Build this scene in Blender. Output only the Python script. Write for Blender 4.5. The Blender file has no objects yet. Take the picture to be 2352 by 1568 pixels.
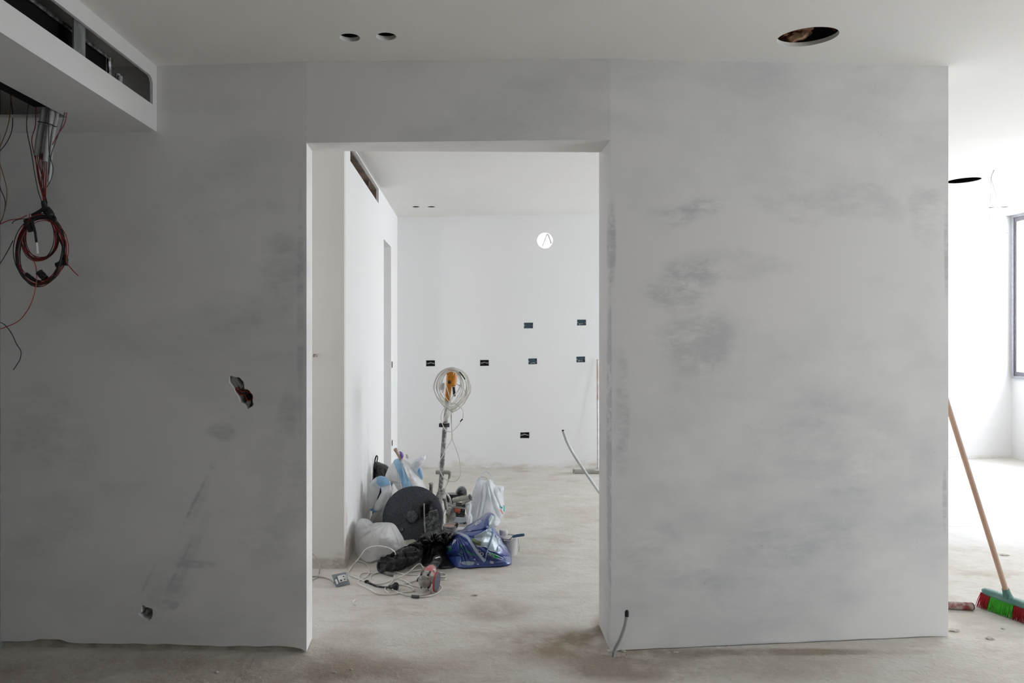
import bpy, bmesh, math, random
from mathutils import Vector, Matrix, noise
from mathutils.geometry import tessellate_polygon
R = random.Random(7)
PI = math.pi
scn = bpy.context.scene
C = scn.collection

# ---------------------------------------------------------------- camera, world, light, exposure
FPX, VX, VY, CH = 1568.0, 1077.0, 760.0, 1.463       # focal length (px), vanishing point (px), lens height (m)
cd = bpy.data.cameras.new('camera'); cam = bpy.data.objects.new('camera', cd); C.objects.link(cam)
cam.location = (0, 0, CH); cam.rotation_euler = (PI/2, 0, 0)
cd.sensor_width = 36; cd.lens = 24; cd.shift_x = (1176-VX)/2352; cd.shift_y = (VY-784)/2352
cd.clip_start = .05; cd.clip_end = 200
scn.camera = cam

w = bpy.data.worlds.new('daylight'); scn.world = w; w.use_nodes = True
wn = w.node_tree; bg = wn.nodes['Background']
tc = wn.nodes.new('ShaderNodeTexCoord'); sp = wn.nodes.new('ShaderNodeSeparateXYZ'); cr = wn.nodes.new('ShaderNodeValToRGB')
wn.links.new(tc.outputs['Generated'], sp.inputs[0]); wn.links.new(sp.outputs['Z'], cr.inputs[0]); wn.links.new(cr.outputs[0], bg.inputs[0])
cr.color_ramp.elements[0].position = 0.0; cr.color_ramp.elements[0].color = (.855, .865, .95, 1)
cr.color_ramp.elements[1].position = .6; cr.color_ramp.elements[1].color = (.865, .90, 1.06, 1)
bg.inputs[1].default_value = 13.5

def portal(loc, rot, sx, sy):
    ld = bpy.data.lights.new('opening_portal', 'AREA'); ld.shape = 'RECTANGLE'; ld.size = sx; ld.size_y = sy
    ld.cycles.is_portal = True
    o = bpy.data.objects.new('opening_portal', ld); C.objects.link(o); o.location = loc; o.rotation_euler = rot

vs = scn.view_settings
vs.view_transform = 'Standard'; vs.look = 'None'; vs.gamma = 1; vs.use_curve_mapping = False
vs.exposure = 0.0
cy = scn.cycles
cy.use_denoising = True; cy.use_adaptive_sampling = True; cy.adaptive_threshold = .09; cy.adaptive_min_samples = 24; cy.max_bounces = 8; cy.diffuse_bounces = 5; cy.glossy_bounces = 3; cy.transmission_bounces = 4
cy.transparent_max_bounces = 8; cy.caustics_reflective = False; cy.caustics_refractive = False; cy.sample_clamp_indirect = 8

# ---------------------------------------------------------------- pixels to points
def P(px, py, Y): return Vector(((px-VX)/FPX*Y, Y, CH-(py-VY)/FPX*Y))
def G(px, py, z=0.0):
    Y = (CH-z)*FPX/(py-VY); return Vector(((px-VX)/FPX*Y, Y, z))
def lerp(a, b, t): return a+(b-a)*t
def interp(x, kn):
    if x <= kn[0][0]: return kn[0][1]
    for (a, fa), (b, fb) in zip(kn, kn[1:]):
        if x <= b: return lerp(fa, fb, (x-a)/(b-a))
    return kn[-1][1]
def Yf(x): return interp(x, [(-2.4, 3.1628), (-.7374, 3.10), (.6475, 3.119), (2.298, 3.272)])
def Yb(x): return interp(x, [(-2.4, 3.30), (-.744, 3.24), (.6475, 3.395), (2.298, 3.545)])
def Yfar(x): return interp(x, [(-2.3, 7.3583), (-.767, 7.33), (1.4, 7.29), (6.26, 7.88)])
def zc(x): return 2.70+.015*(x-.2)

# ---------------------------------------------------------------- materials
def newmat(name):
    m = bpy.data.materials.new(name); m.use_nodes = True
    return m, m.node_tree, m.node_tree.nodes['Principled BSDF']
def N(nt, t, **kw):
    n = nt.nodes.new(t)
    for k, v in kw.items(): setattr(n, k, v)
    return n
def noise_fac(nt, scale, lo=.35, hi=.65, detail=6, rough=.6, stretch=(1, 1, 1), off=(0, 0, 0), vec=None, dist=0):
    if vec is None: vec = N(nt, 'ShaderNodeTexCoord').outputs['Object']
    mp = N(nt, 'ShaderNodeMapping'); mp.inputs['Scale'].default_value = stretch; mp.inputs['Location'].default_value = off
    nt.links.new(vec, mp.inputs[0])
    n = N(nt, 'ShaderNodeTexNoise'); n.inputs['Scale'].default_value = scale; n.inputs['Detail'].default_value = detail
    n.inputs['Roughness'].default_value = rough; n.inputs['Distortion'].default_value = dist
    nt.links.new(mp.outputs[0], n.inputs['Vector'])
    r = N(nt, 'ShaderNodeMapRange'); r.inputs[1].default_value = lo; r.inputs[2].default_value = hi
    nt.links.new(n.outputs['Fac'], r.inputs[0]); return r.outputs[0]
def math_(nt, op, a, b=None):
    n = N(nt, 'ShaderNodeMath', operation=op)
    for i, v in enumerate((a, b)):
        if v is None: continue
        if isinstance(v, (int, float)): n.inputs[i].default_value = v
        else: nt.links.new(v, n.inputs[i])
    return n.outputs[0]
def mix(nt, f, a, b):
    n = N(nt, 'ShaderNodeMix', data_type='RGBA')
    for i, v in ((0, f), (6, a), (7, b)):
        if isinstance(v, (int, float)): n.inputs[i].default_value = v
        elif isinstance(v, (tuple, list)): n.inputs[i].default_value = (*v[:3], 1)
        else: nt.links.new(v, n.inputs[i])
    return n.outputs[2]
def bump(nt, h, b, strength=.3, dist=.004):
    n = N(nt, 'ShaderNodeBump'); n.inputs['Strength'].default_value = strength; n.inputs['Distance'].default_value = dist
    nt.links.new(h, n.inputs['Height']); nt.links.new(n.outputs[0], b.inputs['Normal'])
def ellipse(nt, vec, c, rad, rot=(0, 0, 0), soft=.0, hard=1.0):
    mp = N(nt, 'ShaderNodeMapping', vector_type='TEXTURE'); mp.inputs['Location'].default_value = c
    mp.inputs['Rotation'].default_value = rot; mp.inputs['Scale'].default_value = rad
    nt.links.new(vec, mp.inputs[0])
    ln = N(nt, 'ShaderNodeVectorMath', operation='LENGTH'); nt.links.new(mp.outputs[0], ln.inputs[0])
    r = N(nt, 'ShaderNodeMapRange', interpolation_type='SMOOTHSTEP'); r.inputs[1].default_value = soft; r.inputs[2].default_value = hard
    r.inputs[3].default_value = 1; r.inputs[4].default_value = 0
    nt.links.new(ln.outputs['Value'], r.inputs[0]); return r.outputs[0]
def simple(name, col, rough=.5, metal=0, col2=None, scale=30, lo=.4, hi=.6, bmp=0, bscale=None, detail=5, translucent=0, stretch=(1,1,1), spec=.5, coat=0):
    m, nt, b = newmat(name)
    b.inputs['Roughness'].default_value = rough; b.inputs['Metallic'].default_value = metal
    b.inputs['Specular IOR Level'].default_value = spec; b.inputs['Coat Weight'].default_value = coat
    f = noise_fac(nt, scale, lo, hi, detail, stretch=stretch)
    c2 = col2 if col2 else tuple(x*.82 for x in col)
    nt.links.new(mix(nt, f, col, c2), b.inputs['Base Color'])
    if bmp: bump(nt, noise_fac(nt, bscale or scale*2, 0, 1, detail), b, bmp, .003)
    if translucent:
        t = N(nt, 'ShaderNodeBsdfTranslucent'); t.inputs[0].default_value = (*col, 1)
        ms = N(nt, 'ShaderNodeMixShader'); ms.inputs[0].default_value = translucent
        nt.links.new(b.outputs[0], ms.inputs[1]); nt.links.new(t.outputs[0], ms.inputs[2])
        nt.links.new(ms.outputs[0], nt.nodes['Material Output'].inputs['Surface'])
    return m
def plaster(name, base, patch, amt=.6, smudges=(), pits=True, patch_scale=1.1):
    """skimmed plaster: large cloudy trowel patches, streaks, filler smears of their own shape, pits"""
    m, nt, b = newmat(name); b.inputs['Roughness'].default_value = .85; b.inputs['Specular IOR Level'].default_value = .25
    v = N(nt, 'ShaderNodeTexCoord').outputs['Object']
    big = noise_fac(nt, patch_scale, .44, .60, 4, .6, (1, 1, 1.5), vec=v)
    strk = noise_fac(nt, 3.0, .3, .7, 5, .7, (1, 1, 4), vec=v)
    f = math_(nt, 'MULTIPLY', big, math_(nt, 'ADD', math_(nt, 'MULTIPLY', strk, .6), .4))
    f = math_(nt, 'MULTIPLY', f, amt)
    brk = noise_fac(nt, 4.5, .38, .58, 5, .78, (1, 1, 2.6), (3, 1, 2), vec=v)
    tot = f
    wn_ = N(nt, 'ShaderNodeTexNoise'); wn_.inputs['Scale'].default_value = 2.2; wn_.inputs['Detail'].default_value = 5; nt.links.new(v, wn_.inputs['Vector'])
    w1 = N(nt, 'ShaderNodeVectorMath', operation='SUBTRACT'); nt.links.new(wn_.outputs['Color'], w1.inputs[0]); w1.inputs[1].default_value = (.5, .5, .5)
    w2 = N(nt, 'ShaderNodeVectorMath', operation='SCALE'); nt.links.new(w1.outputs[0], w2.inputs[0]); w2.inputs['Scale'].default_value = .36
    w3 = N(nt, 'ShaderNodeVectorMath', operation='ADD'); nt.links.new(v, w3.inputs[0]); nt.links.new(w2.outputs[0], w3.inputs[1]); vw = w3.outputs[0]
    for (c, rad, rot, s) in smudges:
        e = ellipse(nt, vw if min(rad[0], rad[2]) > .06 else v, c, rad, rot, .45, 1.0)
        tot = math_(nt, 'ADD', tot, math_(nt, 'MULTIPLY', math_(nt, 'MULTIPLY', e, brk), s))
    n = N(nt, 'ShaderNodeClamp'); nt.links.new(tot, n.inputs[0])
    col = mix(nt, n.outputs[0], base, patch)
    tone = noise_fac(nt, .9, .3, .7, 3, vec=v, off=(5, 5, 5))
    col = mix(nt, math_(nt, 'MULTIPLY', tone, .35), col, tuple(a*b_ for a, b_ in zip(base, (1.04, .985, .94))))
    if pits:
        p = noise_fac(nt, 85, .64, .72, 3, .6, (1, 1, 1.8), vec=v)
        reg = math_(nt, 'MULTIPLY', noise_fac(nt, 2.3, .50, .66, 5, .7, vec=v, off=(9, 2, 4)), big)
        col = mix(nt, math_(nt, 'MULTIPLY', math_(nt, 'MULTIPLY', p, reg), .9), col, tuple(x*.40 for x in patch))
    nt.links.new(col, b.inputs['Base Color'])
    h = math_(nt, 'ADD', noise_fac(nt, 6, 0, 1, 4, vec=v), math_(nt, 'MULTIPLY', noise_fac(nt, 60, 0, 1, 2, vec=v), .12))
    bump(nt, h, b, .25, .006)
    return m

# ---------------------------------------------------------------- objects
def tag(o, label=None, cat=None, group=None, kind=None):
    if label: o['label'] = label
    if cat: o['category'] = cat
    if group: o['group'] = group
    if kind: o['kind'] = kind
    return o
def thing(name, label, cat, loc, group=None):
    o = bpy.data.objects.new(name, None); C.objects.link(o); o.location = loc; o.empty_display_size = .05
    return tag(o, label, cat, group)
def wloc(o):
    v = Vector((0, 0, 0))
    while o: v += o.location; o = o.parent
    return v
class MB:
    """collects shapes in world coordinates; build() links them as ONE mesh object"""
    def __init__(s): s.v = []; s.f = []; s.sm = []; s.mi = []; s.col = {}
    def add(s, vs_, fs, smooth=False, mi=0):
        o = len(s.v); s.v += [Vector(x) for x in vs_]
        for f in fs: s.f.append([i+o for i in f]); s.sm.append(smooth); s.mi.append(mi)
        return s
    def box(s, c, d, M=None, bev=0):
        """box, centre c, full size d; bev chamfers the four upright edges and rims"""
        bm = bmesh.new(); bmesh.ops.create_cube(bm, size=1)
        for v in bm.verts: v.co = Vector((v.co.x*d[0], v.co.y*d[1], v.co.z*d[2]))
        if bev: bmesh.ops.bevel(bm, geom=bm.edges[:], offset=bev, segments=2, profile=.6, affect='EDGES')
        M_ = Matrix.Translation(c) @ (M.to_4x4() if M else Matrix())
        bm.verts.index_update()
        s.add([M_ @ v.co for v in bm.verts], [[v.index for v in f.verts] for f in bm.faces], False); bm.free(); return s
    def tube(s, path, r, n=8, cap=True, closed=False, flat=1.0, mi=0):
        path = [Vector(p) for p in path]; m = len(path); rs = r if isinstance(r, (list, tuple)) else [r]*m
        vs_, fs = [], []; prev = None
        for i, p in enumerate(path):
            a = path[i-1] if (i or closed) else p; b = path[(i+1) % m] if (i < m-1 or closed) else p
            t = (b-a); t = t.normalized() if t.length > 1e-9 else Vector((0, 0, 1))
            if prev is None: u = t.orthogonal().normalized()
            else:
                u = prev-t*prev.dot(t); u = u.normalized() if u.length > 1e-6 else t.orthogonal().normalized()
            prev = u; w_ = t.cross(u)
            for k in range(n):
                an = 2*PI*k/n; vs_.append(p+(u*math.cos(an)+w_*math.sin(an)*flat)*rs[i])
        for i in range(m if closed else m-1):
            for k in range(n):
                j = (i+1) % m; fs.append([i*n+k, i*n+(k+1) % n, j*n+(k+1) % n, j*n+k])
        if cap and not closed: fs.append(list(range(n))[::-1]); fs.append([(m-1)*n+k for k in range(n)])
        return s.add(vs_, fs, True, mi)
    def lathe(s, prof, c, ax=(0, 0, 1), n=32, cap=True, mi=0):
        """prof: (radius, height along ax)"""
        ax = Vector(ax).normalized(); u = ax.orthogonal().normalized(); w_ = ax.cross(u); c = Vector(c)
        vs_, fs = [], []
        for (r, h) in prof:
            for k in range(n):
                a = 2*PI*k/n; vs_.append(c+ax*h+(u*math.cos(a)+w_*math.sin(a))*r)
        m = len(prof)
        for i in range(m-1):
            for k in range(n): fs.append([i*n+k, i*n+(k+1) % n, (i+1)*n+(k+1) % n, (i+1)*n+k])
        if cap: fs.append(list(range(n))[::-1]); fs.append([(m-1)*n+k for k in range(n)])
        return s.add(vs_, fs, False, mi)
    def slab(s, outline, holes, front, back, pockets=(), mi=0, mib=0):
        """outline, holes: 2-D loops; front/back map a 2-D point to 3-D; pockets: (loop, depth map) blind recesses"""
        loops = [outline]+list(holes)+[p[0] for p in pockets]; flat = [p for l in loops for p in l]
        tri = tessellate_polygon([[Vector((p[0], p[1], 0)) for p in l] for l in loops])
        s.add([front(p) for p in flat], [list(t) for t in tri], mi=mi)
        loops = [outline]+list(holes); flat = [p for l in loops for p in l]
        tri = tessellate_polygon([[Vector((p[0], p[1], 0)) for p in l] for l in loops])
        s.add([back(p) for p in flat], [list(t) for t in tri], mi=mib)
        for l in loops:
            k = len(l); s.add([front(p) for p in l]+[back(p) for p in l], [[i, (i+1) % k, k+(i+1) % k, k+i] for i in range(k)], mi=mi)
        for (l, pf) in pockets:
            k = len(l); s.add([front(p) for p in l]+[pf(p) for p in l], [[i, (i+1) % k, k+(i+1) % k, k+i] for i in range(k)], mi=mi)
            tr = tessellate_polygon([[Vector((p[0], p[1], 0)) for p in l]]); s.add([pf(p) for p in l], [list(t) for t in tr], mi=mi)
        return s
    def build(s, name, mat, parent=None, origin=None, smooth=False):
        me = bpy.data.meshes.new(name)
        off = wloc(parent) if parent else Vector(origin or (0, 0, 0))
        me.from_pydata([tuple(v-off) for v in s.v], [], s.f)
        for p, q, k in zip(me.polygons, s.sm, s.mi): p.use_smooth = True; p.material_index = k
        for m_ in (mat if isinstance(mat, (list, tuple)) else [mat]): me.materials.append(m_)
        if s.col:
            ca = me.color_attributes.new('print', 'FLOAT_COLOR', 'POINT')
            for i in range(len(s.v)): ca.data[i].color = s.col.get(i, (0, 0, 0, 0))
        me.update()
        bm = bmesh.new(); bm.from_mesh(me); bmesh.ops.recalc_face_normals(bm, faces=bm.faces); bm.to_mesh(me); bm.free()
        me.set_sharp_from_angle(angle=math.radians(80 if smooth or s.col else 38))
        o = bpy.data.objects.new(name, me); C.objects.link(o)
        if parent: o.parent = parent
        elif origin: o.location = origin
        return o
def struct(name, mb, mat, label=None):
    o = mb.build(name, mat); o['kind'] = 'structure'
    if label: o['label'] = label
    return o
def crom(pts, k=6, closed=False):
    pts = [Vector(p) for p in pts]; n = len(pts); out = []
    rng = range(n if closed else n-1)
    for i in rng:
        if closed: a, b, c, d = pts[i-1], pts[i], pts[(i+1) % n], pts[(i+2) % n]
        else: a, b, c, d = pts[max(i-1, 0)], pts[i], pts[i+1], pts[min(i+2, n-1)]
        for j in range(k):
            t = j/k; out.append(.5*((2*b)+(c-a)*t+(2*a-5*b+4*c-d)*t*t+(3*b-a-3*c+d)*t*t*t))
    if not closed: out.append(pts[-1])
    return out
def circ(cx, cy, r, n=36, ry=None, rot=0): 
    ry = ry or r
    return [(cx+math.cos(2*PI*i/n)*r*math.cos(rot)-math.sin(2*PI*i/n)*ry*math.sin(rot), cy+math.cos(2*PI*i/n)*r*math.sin(rot)+math.sin(2*PI*i/n)*ry*math.cos(rot)) for i in range(n)]

# ---------------------------------------------------------------- the room
def XZ(px, py, Y): p = P(px, py, Y); return (p.x, p.z)
GP = (.43, .437, .45)
def sm(px, py, rx, ry, s, rot=0):      # a filler smear on the doorway wall, centred and sized in metres from the photo
    Y = Yf((px-VX)/FPX*3.12); p = P(px, py, Y); k = Y/FPX
    return (tuple(p), (rx*k, .12, ry*k), (0, rot, 0), s)
smL = [sm(425, 1290, 24, 150, .45, .44), sm(452, 1160, 18, 90, .45, .44), sm(444, 1158, 5, 100, .8, .46), sm(410, 1305, 5, 80, .8, .46), sm(488, 1068, 9, 12, 1.1, .4), sm(340, 1330, 5, 60, .5, .44), sm(400, 1390, 12, 16, .8, 1.0), sm(380, 1350, 60, 60, .5), sm(510, 990, 45, 30, .9), sm(630, 1130, 90, 170, .45),
       sm(650, 640, 60, 170, .5), sm(560, 480, 160, 30, .2), sm(120, 1000, 130, 150, .45), sm(655, 950, 35, 70, .5), sm(610, 1250, 110, 60, .4), sm(450, 1295, 60, 12, .9), sm(120, 1230, 120, 90, .3), sm(690, 700, 10, 400, .5), sm(520, 740, 140, 80, .35)]
smR = [sm(1590, 480, 130, 40, .95), sm(1560, 640, 110, 60, .9), sm(1600, 780, 110, 120, .85), sm(1430, 950, 22, 190, .7), sm(1406, 560, 12, 120, 1.2), sm(1900, 470, 260, 35, .4),
       sm(2130, 480, 60, 90, .55), sm(2177, 560, 8, 160, 1.1), sm(2173, 1150, 8, 90, .9), sm(1700, 620, 200, 40, .4), sm(1950, 1000, 250, 160, .35), sm(1850, 1240, 220, 80, .35), sm(1500, 1260, 70, 60, .45), sm(1403, 1000, 2.5, 480, 1.7), sm(1408, 1475, 40, 20, .6), sm(1800, 1478, 380, 7, .7), sm(1600, 1330, 200, 50, .35)]
M_WL = plaster('skimmed_plaster', (.75, .735, .71), (.50, .51, .525), .62, smL+smR)
M_WR = M_WL
M_W = plaster('white_plaster', (.85, .85, .845), (.78, .79, .805), .25, (), False)
DUST_SHADE = (.60, .52, .42)
M_WS = plaster('white_plaster_dust_and_shade', (.85, .85, .845), DUST_SHADE, .0, [((-.767, 4.5, 0), (2, .55, .22), (0, 0, 0), 1.1), ((-.767, 5.3, 0), (2, .6, .16), (0, 0, 0), .9), ((-.767, 4.25, .1), (2, .10, .35), (0, 0, 0), .9), ((-.767, 5.0, .35), (2, .10, .30), (0, 0, 0), .5)], False)  # dust along the foot, with a soft shadow painted in as smudges
M_WFAR = plaster('white_plaster_dusty_base', (.85, .85, .845), DUST_SHADE, .0, [((.6, 7.3, .0), (2.2, 2, .07), (0, 0, 0), .6), ((1.2, 7.3, .05), (.5, 2, .09), (0, 0, 0), .3), ((0, 7.3, .1), (.3, 2, .12), (0, 0, 0), .2), ((5, 7.6, 0), (2, 2, .06), (0, 0, 0), .5)], False)
M_WRET = plaster('return_plaster', (.79, .77, .72), (.38, .35, .30), .05, [((-.95, 4.2, .03), (.5, 2, .05), (0, 0, 0), .7), ((-.80, 4.2, .03), (.05, 2, .10), (0, 0, 0), .5)], False)
M_CEIL = plaster('ceiling_plaster', (.82, .805, .77), (.75, .74, .71), .3, (), False)
M_LOWBOUNCE = simple('dark_low_bounce_wall', (.27, .265, .26), .95, col2=(.20, .20, .195), scale=3, bmp=.5)  # dark grey given to the unseen walls to cut bounced light
M_MORT = simple('rough_mortar', (.50, .455, .39), .95, col2=(.36, .32, .27), scale=14, bmp=.8)
M_DARK = simple('void_block', (.035, .033, .03), .95, col2=(.015, .015, .014), scale=9, bmp=.5)
M_BROWN = simple('raw_brown_board', (.27, .20, .15), .9, col2=(.16, .12, .09), scale=7, bmp=.3)

def floor_mat():
    m, nt, b = newmat('dusty_screed'); b.inputs['Roughness'].default_value = .9; b.inputs['Specular IOR Level'].default_value = .2
    v = N(nt, 'ShaderNodeTexCoord').outputs['Object']
    cloud = noise_fac(nt, .8, .35, .68, 5, .62, (1, 1.3, 1), vec=v, dist=.6)
    trow = noise_fac(nt, 5, .35, .68, 6, .72, (.9, 1.4, 1), vec=v, dist=.15)
    fine = noise_fac(nt, 38, .42, .72, 4, .7, vec=v)
    col = mix(nt, cloud, (.75, .72, .675), (.64, .60, .54))
    col = mix(nt, math_(nt, 'MULTIPLY', trow, .5), col, (.52, .455, .37))
    col = mix(nt, math_(nt, 'MULTIPLY', fine, .22), col, (.76, .75, .73))
    blot = noise_fac(nt, 2.4, .54, .70, 6, .7, (.8, 1.3, 1), (4, 1, 0), vec=v); col = mix(nt, math_(nt, 'MULTIPLY', blot, .75), col, (.50, .43, .33))
    scr = noise_fac(nt, 9, .58, .66, 5, .7, (.5, 2.6, 1), (1, 8, 0), vec=v); col = mix(nt, math_(nt, 'MULTIPLY', scr, .35), col, (.46, .40, .32))
    st = noise_fac(nt, 3, .3, .62, 4, .7, vec=v, off=(2, 7, 0))
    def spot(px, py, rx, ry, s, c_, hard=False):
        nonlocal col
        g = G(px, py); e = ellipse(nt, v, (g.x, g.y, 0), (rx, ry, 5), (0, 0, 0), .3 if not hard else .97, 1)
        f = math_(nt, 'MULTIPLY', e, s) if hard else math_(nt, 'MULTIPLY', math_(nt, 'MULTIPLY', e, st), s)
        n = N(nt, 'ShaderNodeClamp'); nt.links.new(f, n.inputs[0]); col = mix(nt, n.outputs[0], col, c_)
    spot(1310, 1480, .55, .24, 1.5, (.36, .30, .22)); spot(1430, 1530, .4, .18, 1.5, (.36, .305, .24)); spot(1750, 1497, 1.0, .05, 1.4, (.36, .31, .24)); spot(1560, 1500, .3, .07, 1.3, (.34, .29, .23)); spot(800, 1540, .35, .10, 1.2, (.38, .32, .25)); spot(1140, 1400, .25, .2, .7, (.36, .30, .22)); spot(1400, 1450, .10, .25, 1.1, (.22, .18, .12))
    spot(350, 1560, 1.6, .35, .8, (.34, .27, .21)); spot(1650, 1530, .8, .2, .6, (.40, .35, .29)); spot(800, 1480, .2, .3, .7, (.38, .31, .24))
    spot(860, 1530, .35, .10, .8, (.42, .35, .28)); spot(1000, 1520, .9, .13, .5, (.42, .35, .28))
    spot(2270, 1440, .5, .2, .5, (.50, .47, .41))
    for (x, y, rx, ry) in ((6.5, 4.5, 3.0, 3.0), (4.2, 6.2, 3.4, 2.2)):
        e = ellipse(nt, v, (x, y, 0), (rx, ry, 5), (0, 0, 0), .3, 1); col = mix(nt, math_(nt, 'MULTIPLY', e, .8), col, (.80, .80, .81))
    spot(720, 1612, .28, .11, .75, (.62, .58, .53), True)
    # an expansion joint across the bright part of the floor
    s_ = N(nt, 'ShaderNodeSeparateXYZ'); nt.links.new(v, s_.inputs[0])
    wob = math_(nt, 'MULTIPLY', noise_fac(nt, 1.5, 0, 1, 3, vec=v), .06)
    d = math_(nt, 'ABSOLUTE', math_(nt, 'SUBTRACT', math_(nt, 'ADD', s_.outputs[1], wob), 5.14))
    r = N(nt, 'ShaderNodeMapRange'); r.inputs[1].default_value = .002; r.inputs[2].default_value = .007; r.inputs[3].default_value = .5; r.inputs[4].default_value = 0
    nt.links.new(d, r.inputs[0]); xx = math_(nt, 'GREATER_THAN', s_.outputs[0], 2.5)
    col = mix(nt, math_(nt, 'MULTIPLY', r.outputs[0], xx), col, (.35, .33, .30))
    sp_ = noise_fac(nt, 55, .72, .77, 2, vec=v); col = mix(nt, math_(nt, 'MULTIPLY', sp_, .5), col, (.25, .22, .18))
    nt.links.new(col, b.inputs['Base Color'])
    h = math_(nt, 'ADD', math_(nt, 'MULTIPLY', trow, 1.0), math_(nt, 'MULTIPLY', fine, .35))
    bump(nt, h, b, .55, .007)
    return m
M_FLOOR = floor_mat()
XL, XR, YB, YT = -2.163, 6.26, -2.6, 8.2
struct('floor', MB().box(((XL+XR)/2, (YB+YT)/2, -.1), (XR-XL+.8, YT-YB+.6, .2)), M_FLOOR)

# ceiling with its open lamp holes
def hole_c(px, py, r, ry=None, rot=0, n=36):
    X = 0
    for _ in range(5): Y = (zc(X)-CH)*FPX/(VY-py); X = (px-VX)/FPX*Y
    return X, Y, circ(X, Y, r, n, ry, rot)
H = [hole_c(803.5, 86.5, .0425, .040), hole_c(887, 84, .0425, .038), hole_c(1855, 85, .124, .098, -.05), hole_c(955, 475, .037), hole_c(990.5, 475, .037),
     hole_c(2213, 414.5, .127), hole_c(2276, 476.5, .036), hole_c(2306, 475.5, .04)]
out = [(XL-.25, YB-.1), (XR+.2, YB-.1), (XR+.2, YT), (XL-.25, YT)]
struct('ceiling', MB().slab(out, [h[2] for h in H], lambda p: Vector((p[0], p[1], zc(p[0]))), lambda p: Vector((p[0], p[1], zc(p[0])+(.018 if p[1] < 4 else .004)))), M_CEIL)
struct('ceiling_slab', MB().box(((XL+XR)/2, (YB+YT)/2, 3.12), (XR-XL+.8, YT-YB+.6, .16)), M_DARK)
TOPZ = 3.05

# doorway wall: left piece, lintel, right piece
lh1 = [(345,310),(440,300),(560,340),(640,345),(700,375),(740,430),(790,470),(810,560),(820,680),(950,720),(1000,790),(1065,850),(1080,950),(1060,1070),(1090,1140),(1060,1210),(1000,1240),(960,1270),(920,1290),(860,1200),(800,1130),(740,1110),(680,1090),(650,980),(600,860),(540,800),(520,760),(500,680),(440,600),(400,540),(355,505)]
hole_main = [XZ(500+u/13.07, 840+v/13.07, 3.118) for u, v in lh1]
hole_low = [XZ(x, y, 3.13) for x, y in [(326,1391),(331,1389),(334,1393),(341,1394),(349,1396),(352,1402),(351,1412),(348,1420),(343,1424),(338,1421),(330,1419),(324,1415),(317,1409),(325,1406),(324,1399)]]
ragged = [(-2.4, .028)]
x = -2.16
while x < -.78:
    zz = .030+.012*noise.noise(Vector((x*2.2, 0, 3)))+.006*noise.noise(Vector((x*12, 1, 3)))
    step = .016 if 0 else 0
    if -2.0 < x < -1.86: zz += .012
    ragged.append((x, zz)); x += .035
ragged.append((-.76, .020)); ragged.append((-.7374, .006))
fL = lambda p: Vector((p[0], Yf(p[0]), p[1])); bL = lambda p: Vector((p[0] if p[0] < -.74 else -.744, Yb(p[0]), p[1]))
pk = lambda d: (lambda p: Vector((p[0], Yf(p[0])+d, p[1])))
mb = MB(); mb.slab(ragged+[(-.7374, 2.317), (-.7374, TOPZ), (-2.4, TOPZ)], [], fL, bL, [(hole_main, pk(.075)), (hole_low, pk(.06))], mib=1)
struct('wall_front', mb, [M_WL, M_W])
mb = MB(); mb.box(((-2.4-.77)/2, 3.20, .02), (1.64, .10, .06), Matrix.Rotation(-.0365, 3, 'Z'))
struct('trim_1', mb, M_MORT)
mb = MB(); fR = lambda p: Vector((p[0], Yf(p[0]), p[1]))
bR = lambda p: Vector((.6475 if p[0] < .66 else p[0], Yb(p[0]), p[1]))
rag = [(.6475, 0)]+[(.7+i*.08, .004+.005*abs(noise.noise(Vector((i*.7, 2, 2))))) for i in range(20)]+[(2.298, 0.0)]
mb.slab(rag+[(2.298, TOPZ), (.6475, TOPZ), (.6475, 2.337)], [], fR, bR, mib=1)
struct('wall_front_right', mb, [M_WR, M_W])
mb = MB(); q = [(-.7374, 2.317), (.6475, 2.337), (.6475, TOPZ), (-.7374, TOPZ)]
mb.slab(q, [], fL, lambda p: Vector((-.744 if p[0] < 0 else .6475, 3.24 if p[0] < 0 else 3.34, p[1])))
struct('trim_2', mb, M_WL)

# return wall beyond the doorway (pale column) and the left wall of the far room with slot, passage and socket boxes
zcol = TOPZ
mb = MB(); mb.box(((-.7672-2.4)/2, 4.225, zcol/2), (2.4-.7672, .05, zcol)); struct('wall_return', mb, M_WRET)
fS = lambda p: Vector((-.767, p[0], p[1])); bS = lambda p: Vector((-.967, p[0], p[1]))
slot = [(4.415, 2.563), (5.80, 2.545), (5.80, 2.672), (4.415, 2.68)]
soc = [[(a, b), (a+.10, b), (a+.10, b+.065), (a, b+.065)] for a, b in ((6.77, 1.095), (6.78, .31))]
mb = MB().slab([(4.2502, 0), (6.15, 0), (6.15, 2.292), (6.73, 2.292), (6.73, 0), (7.4, 0), (7.4, TOPZ), (4.2502, TOPZ)], [slot], fS, bS, [(s_, lambda p: Vector((-.81, p[0], p[1]))) for s_ in soc])
struct('wall_left', mb, M_WS)
mb = MB().box((-.875, 5.1, 2.666), (.176, 1.37, .008)).box((-.962, 5.1, 2.61), (.01, 1.37, .118)).box((-.875, 5.795, 2.61), (.176, .008, .12)).box((-.875, 5.45, 2.64), (.16, .05, .04))
struct('trim_3', mb, M_BROWN, 'raw brown board lining inside the long wall slot')
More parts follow.
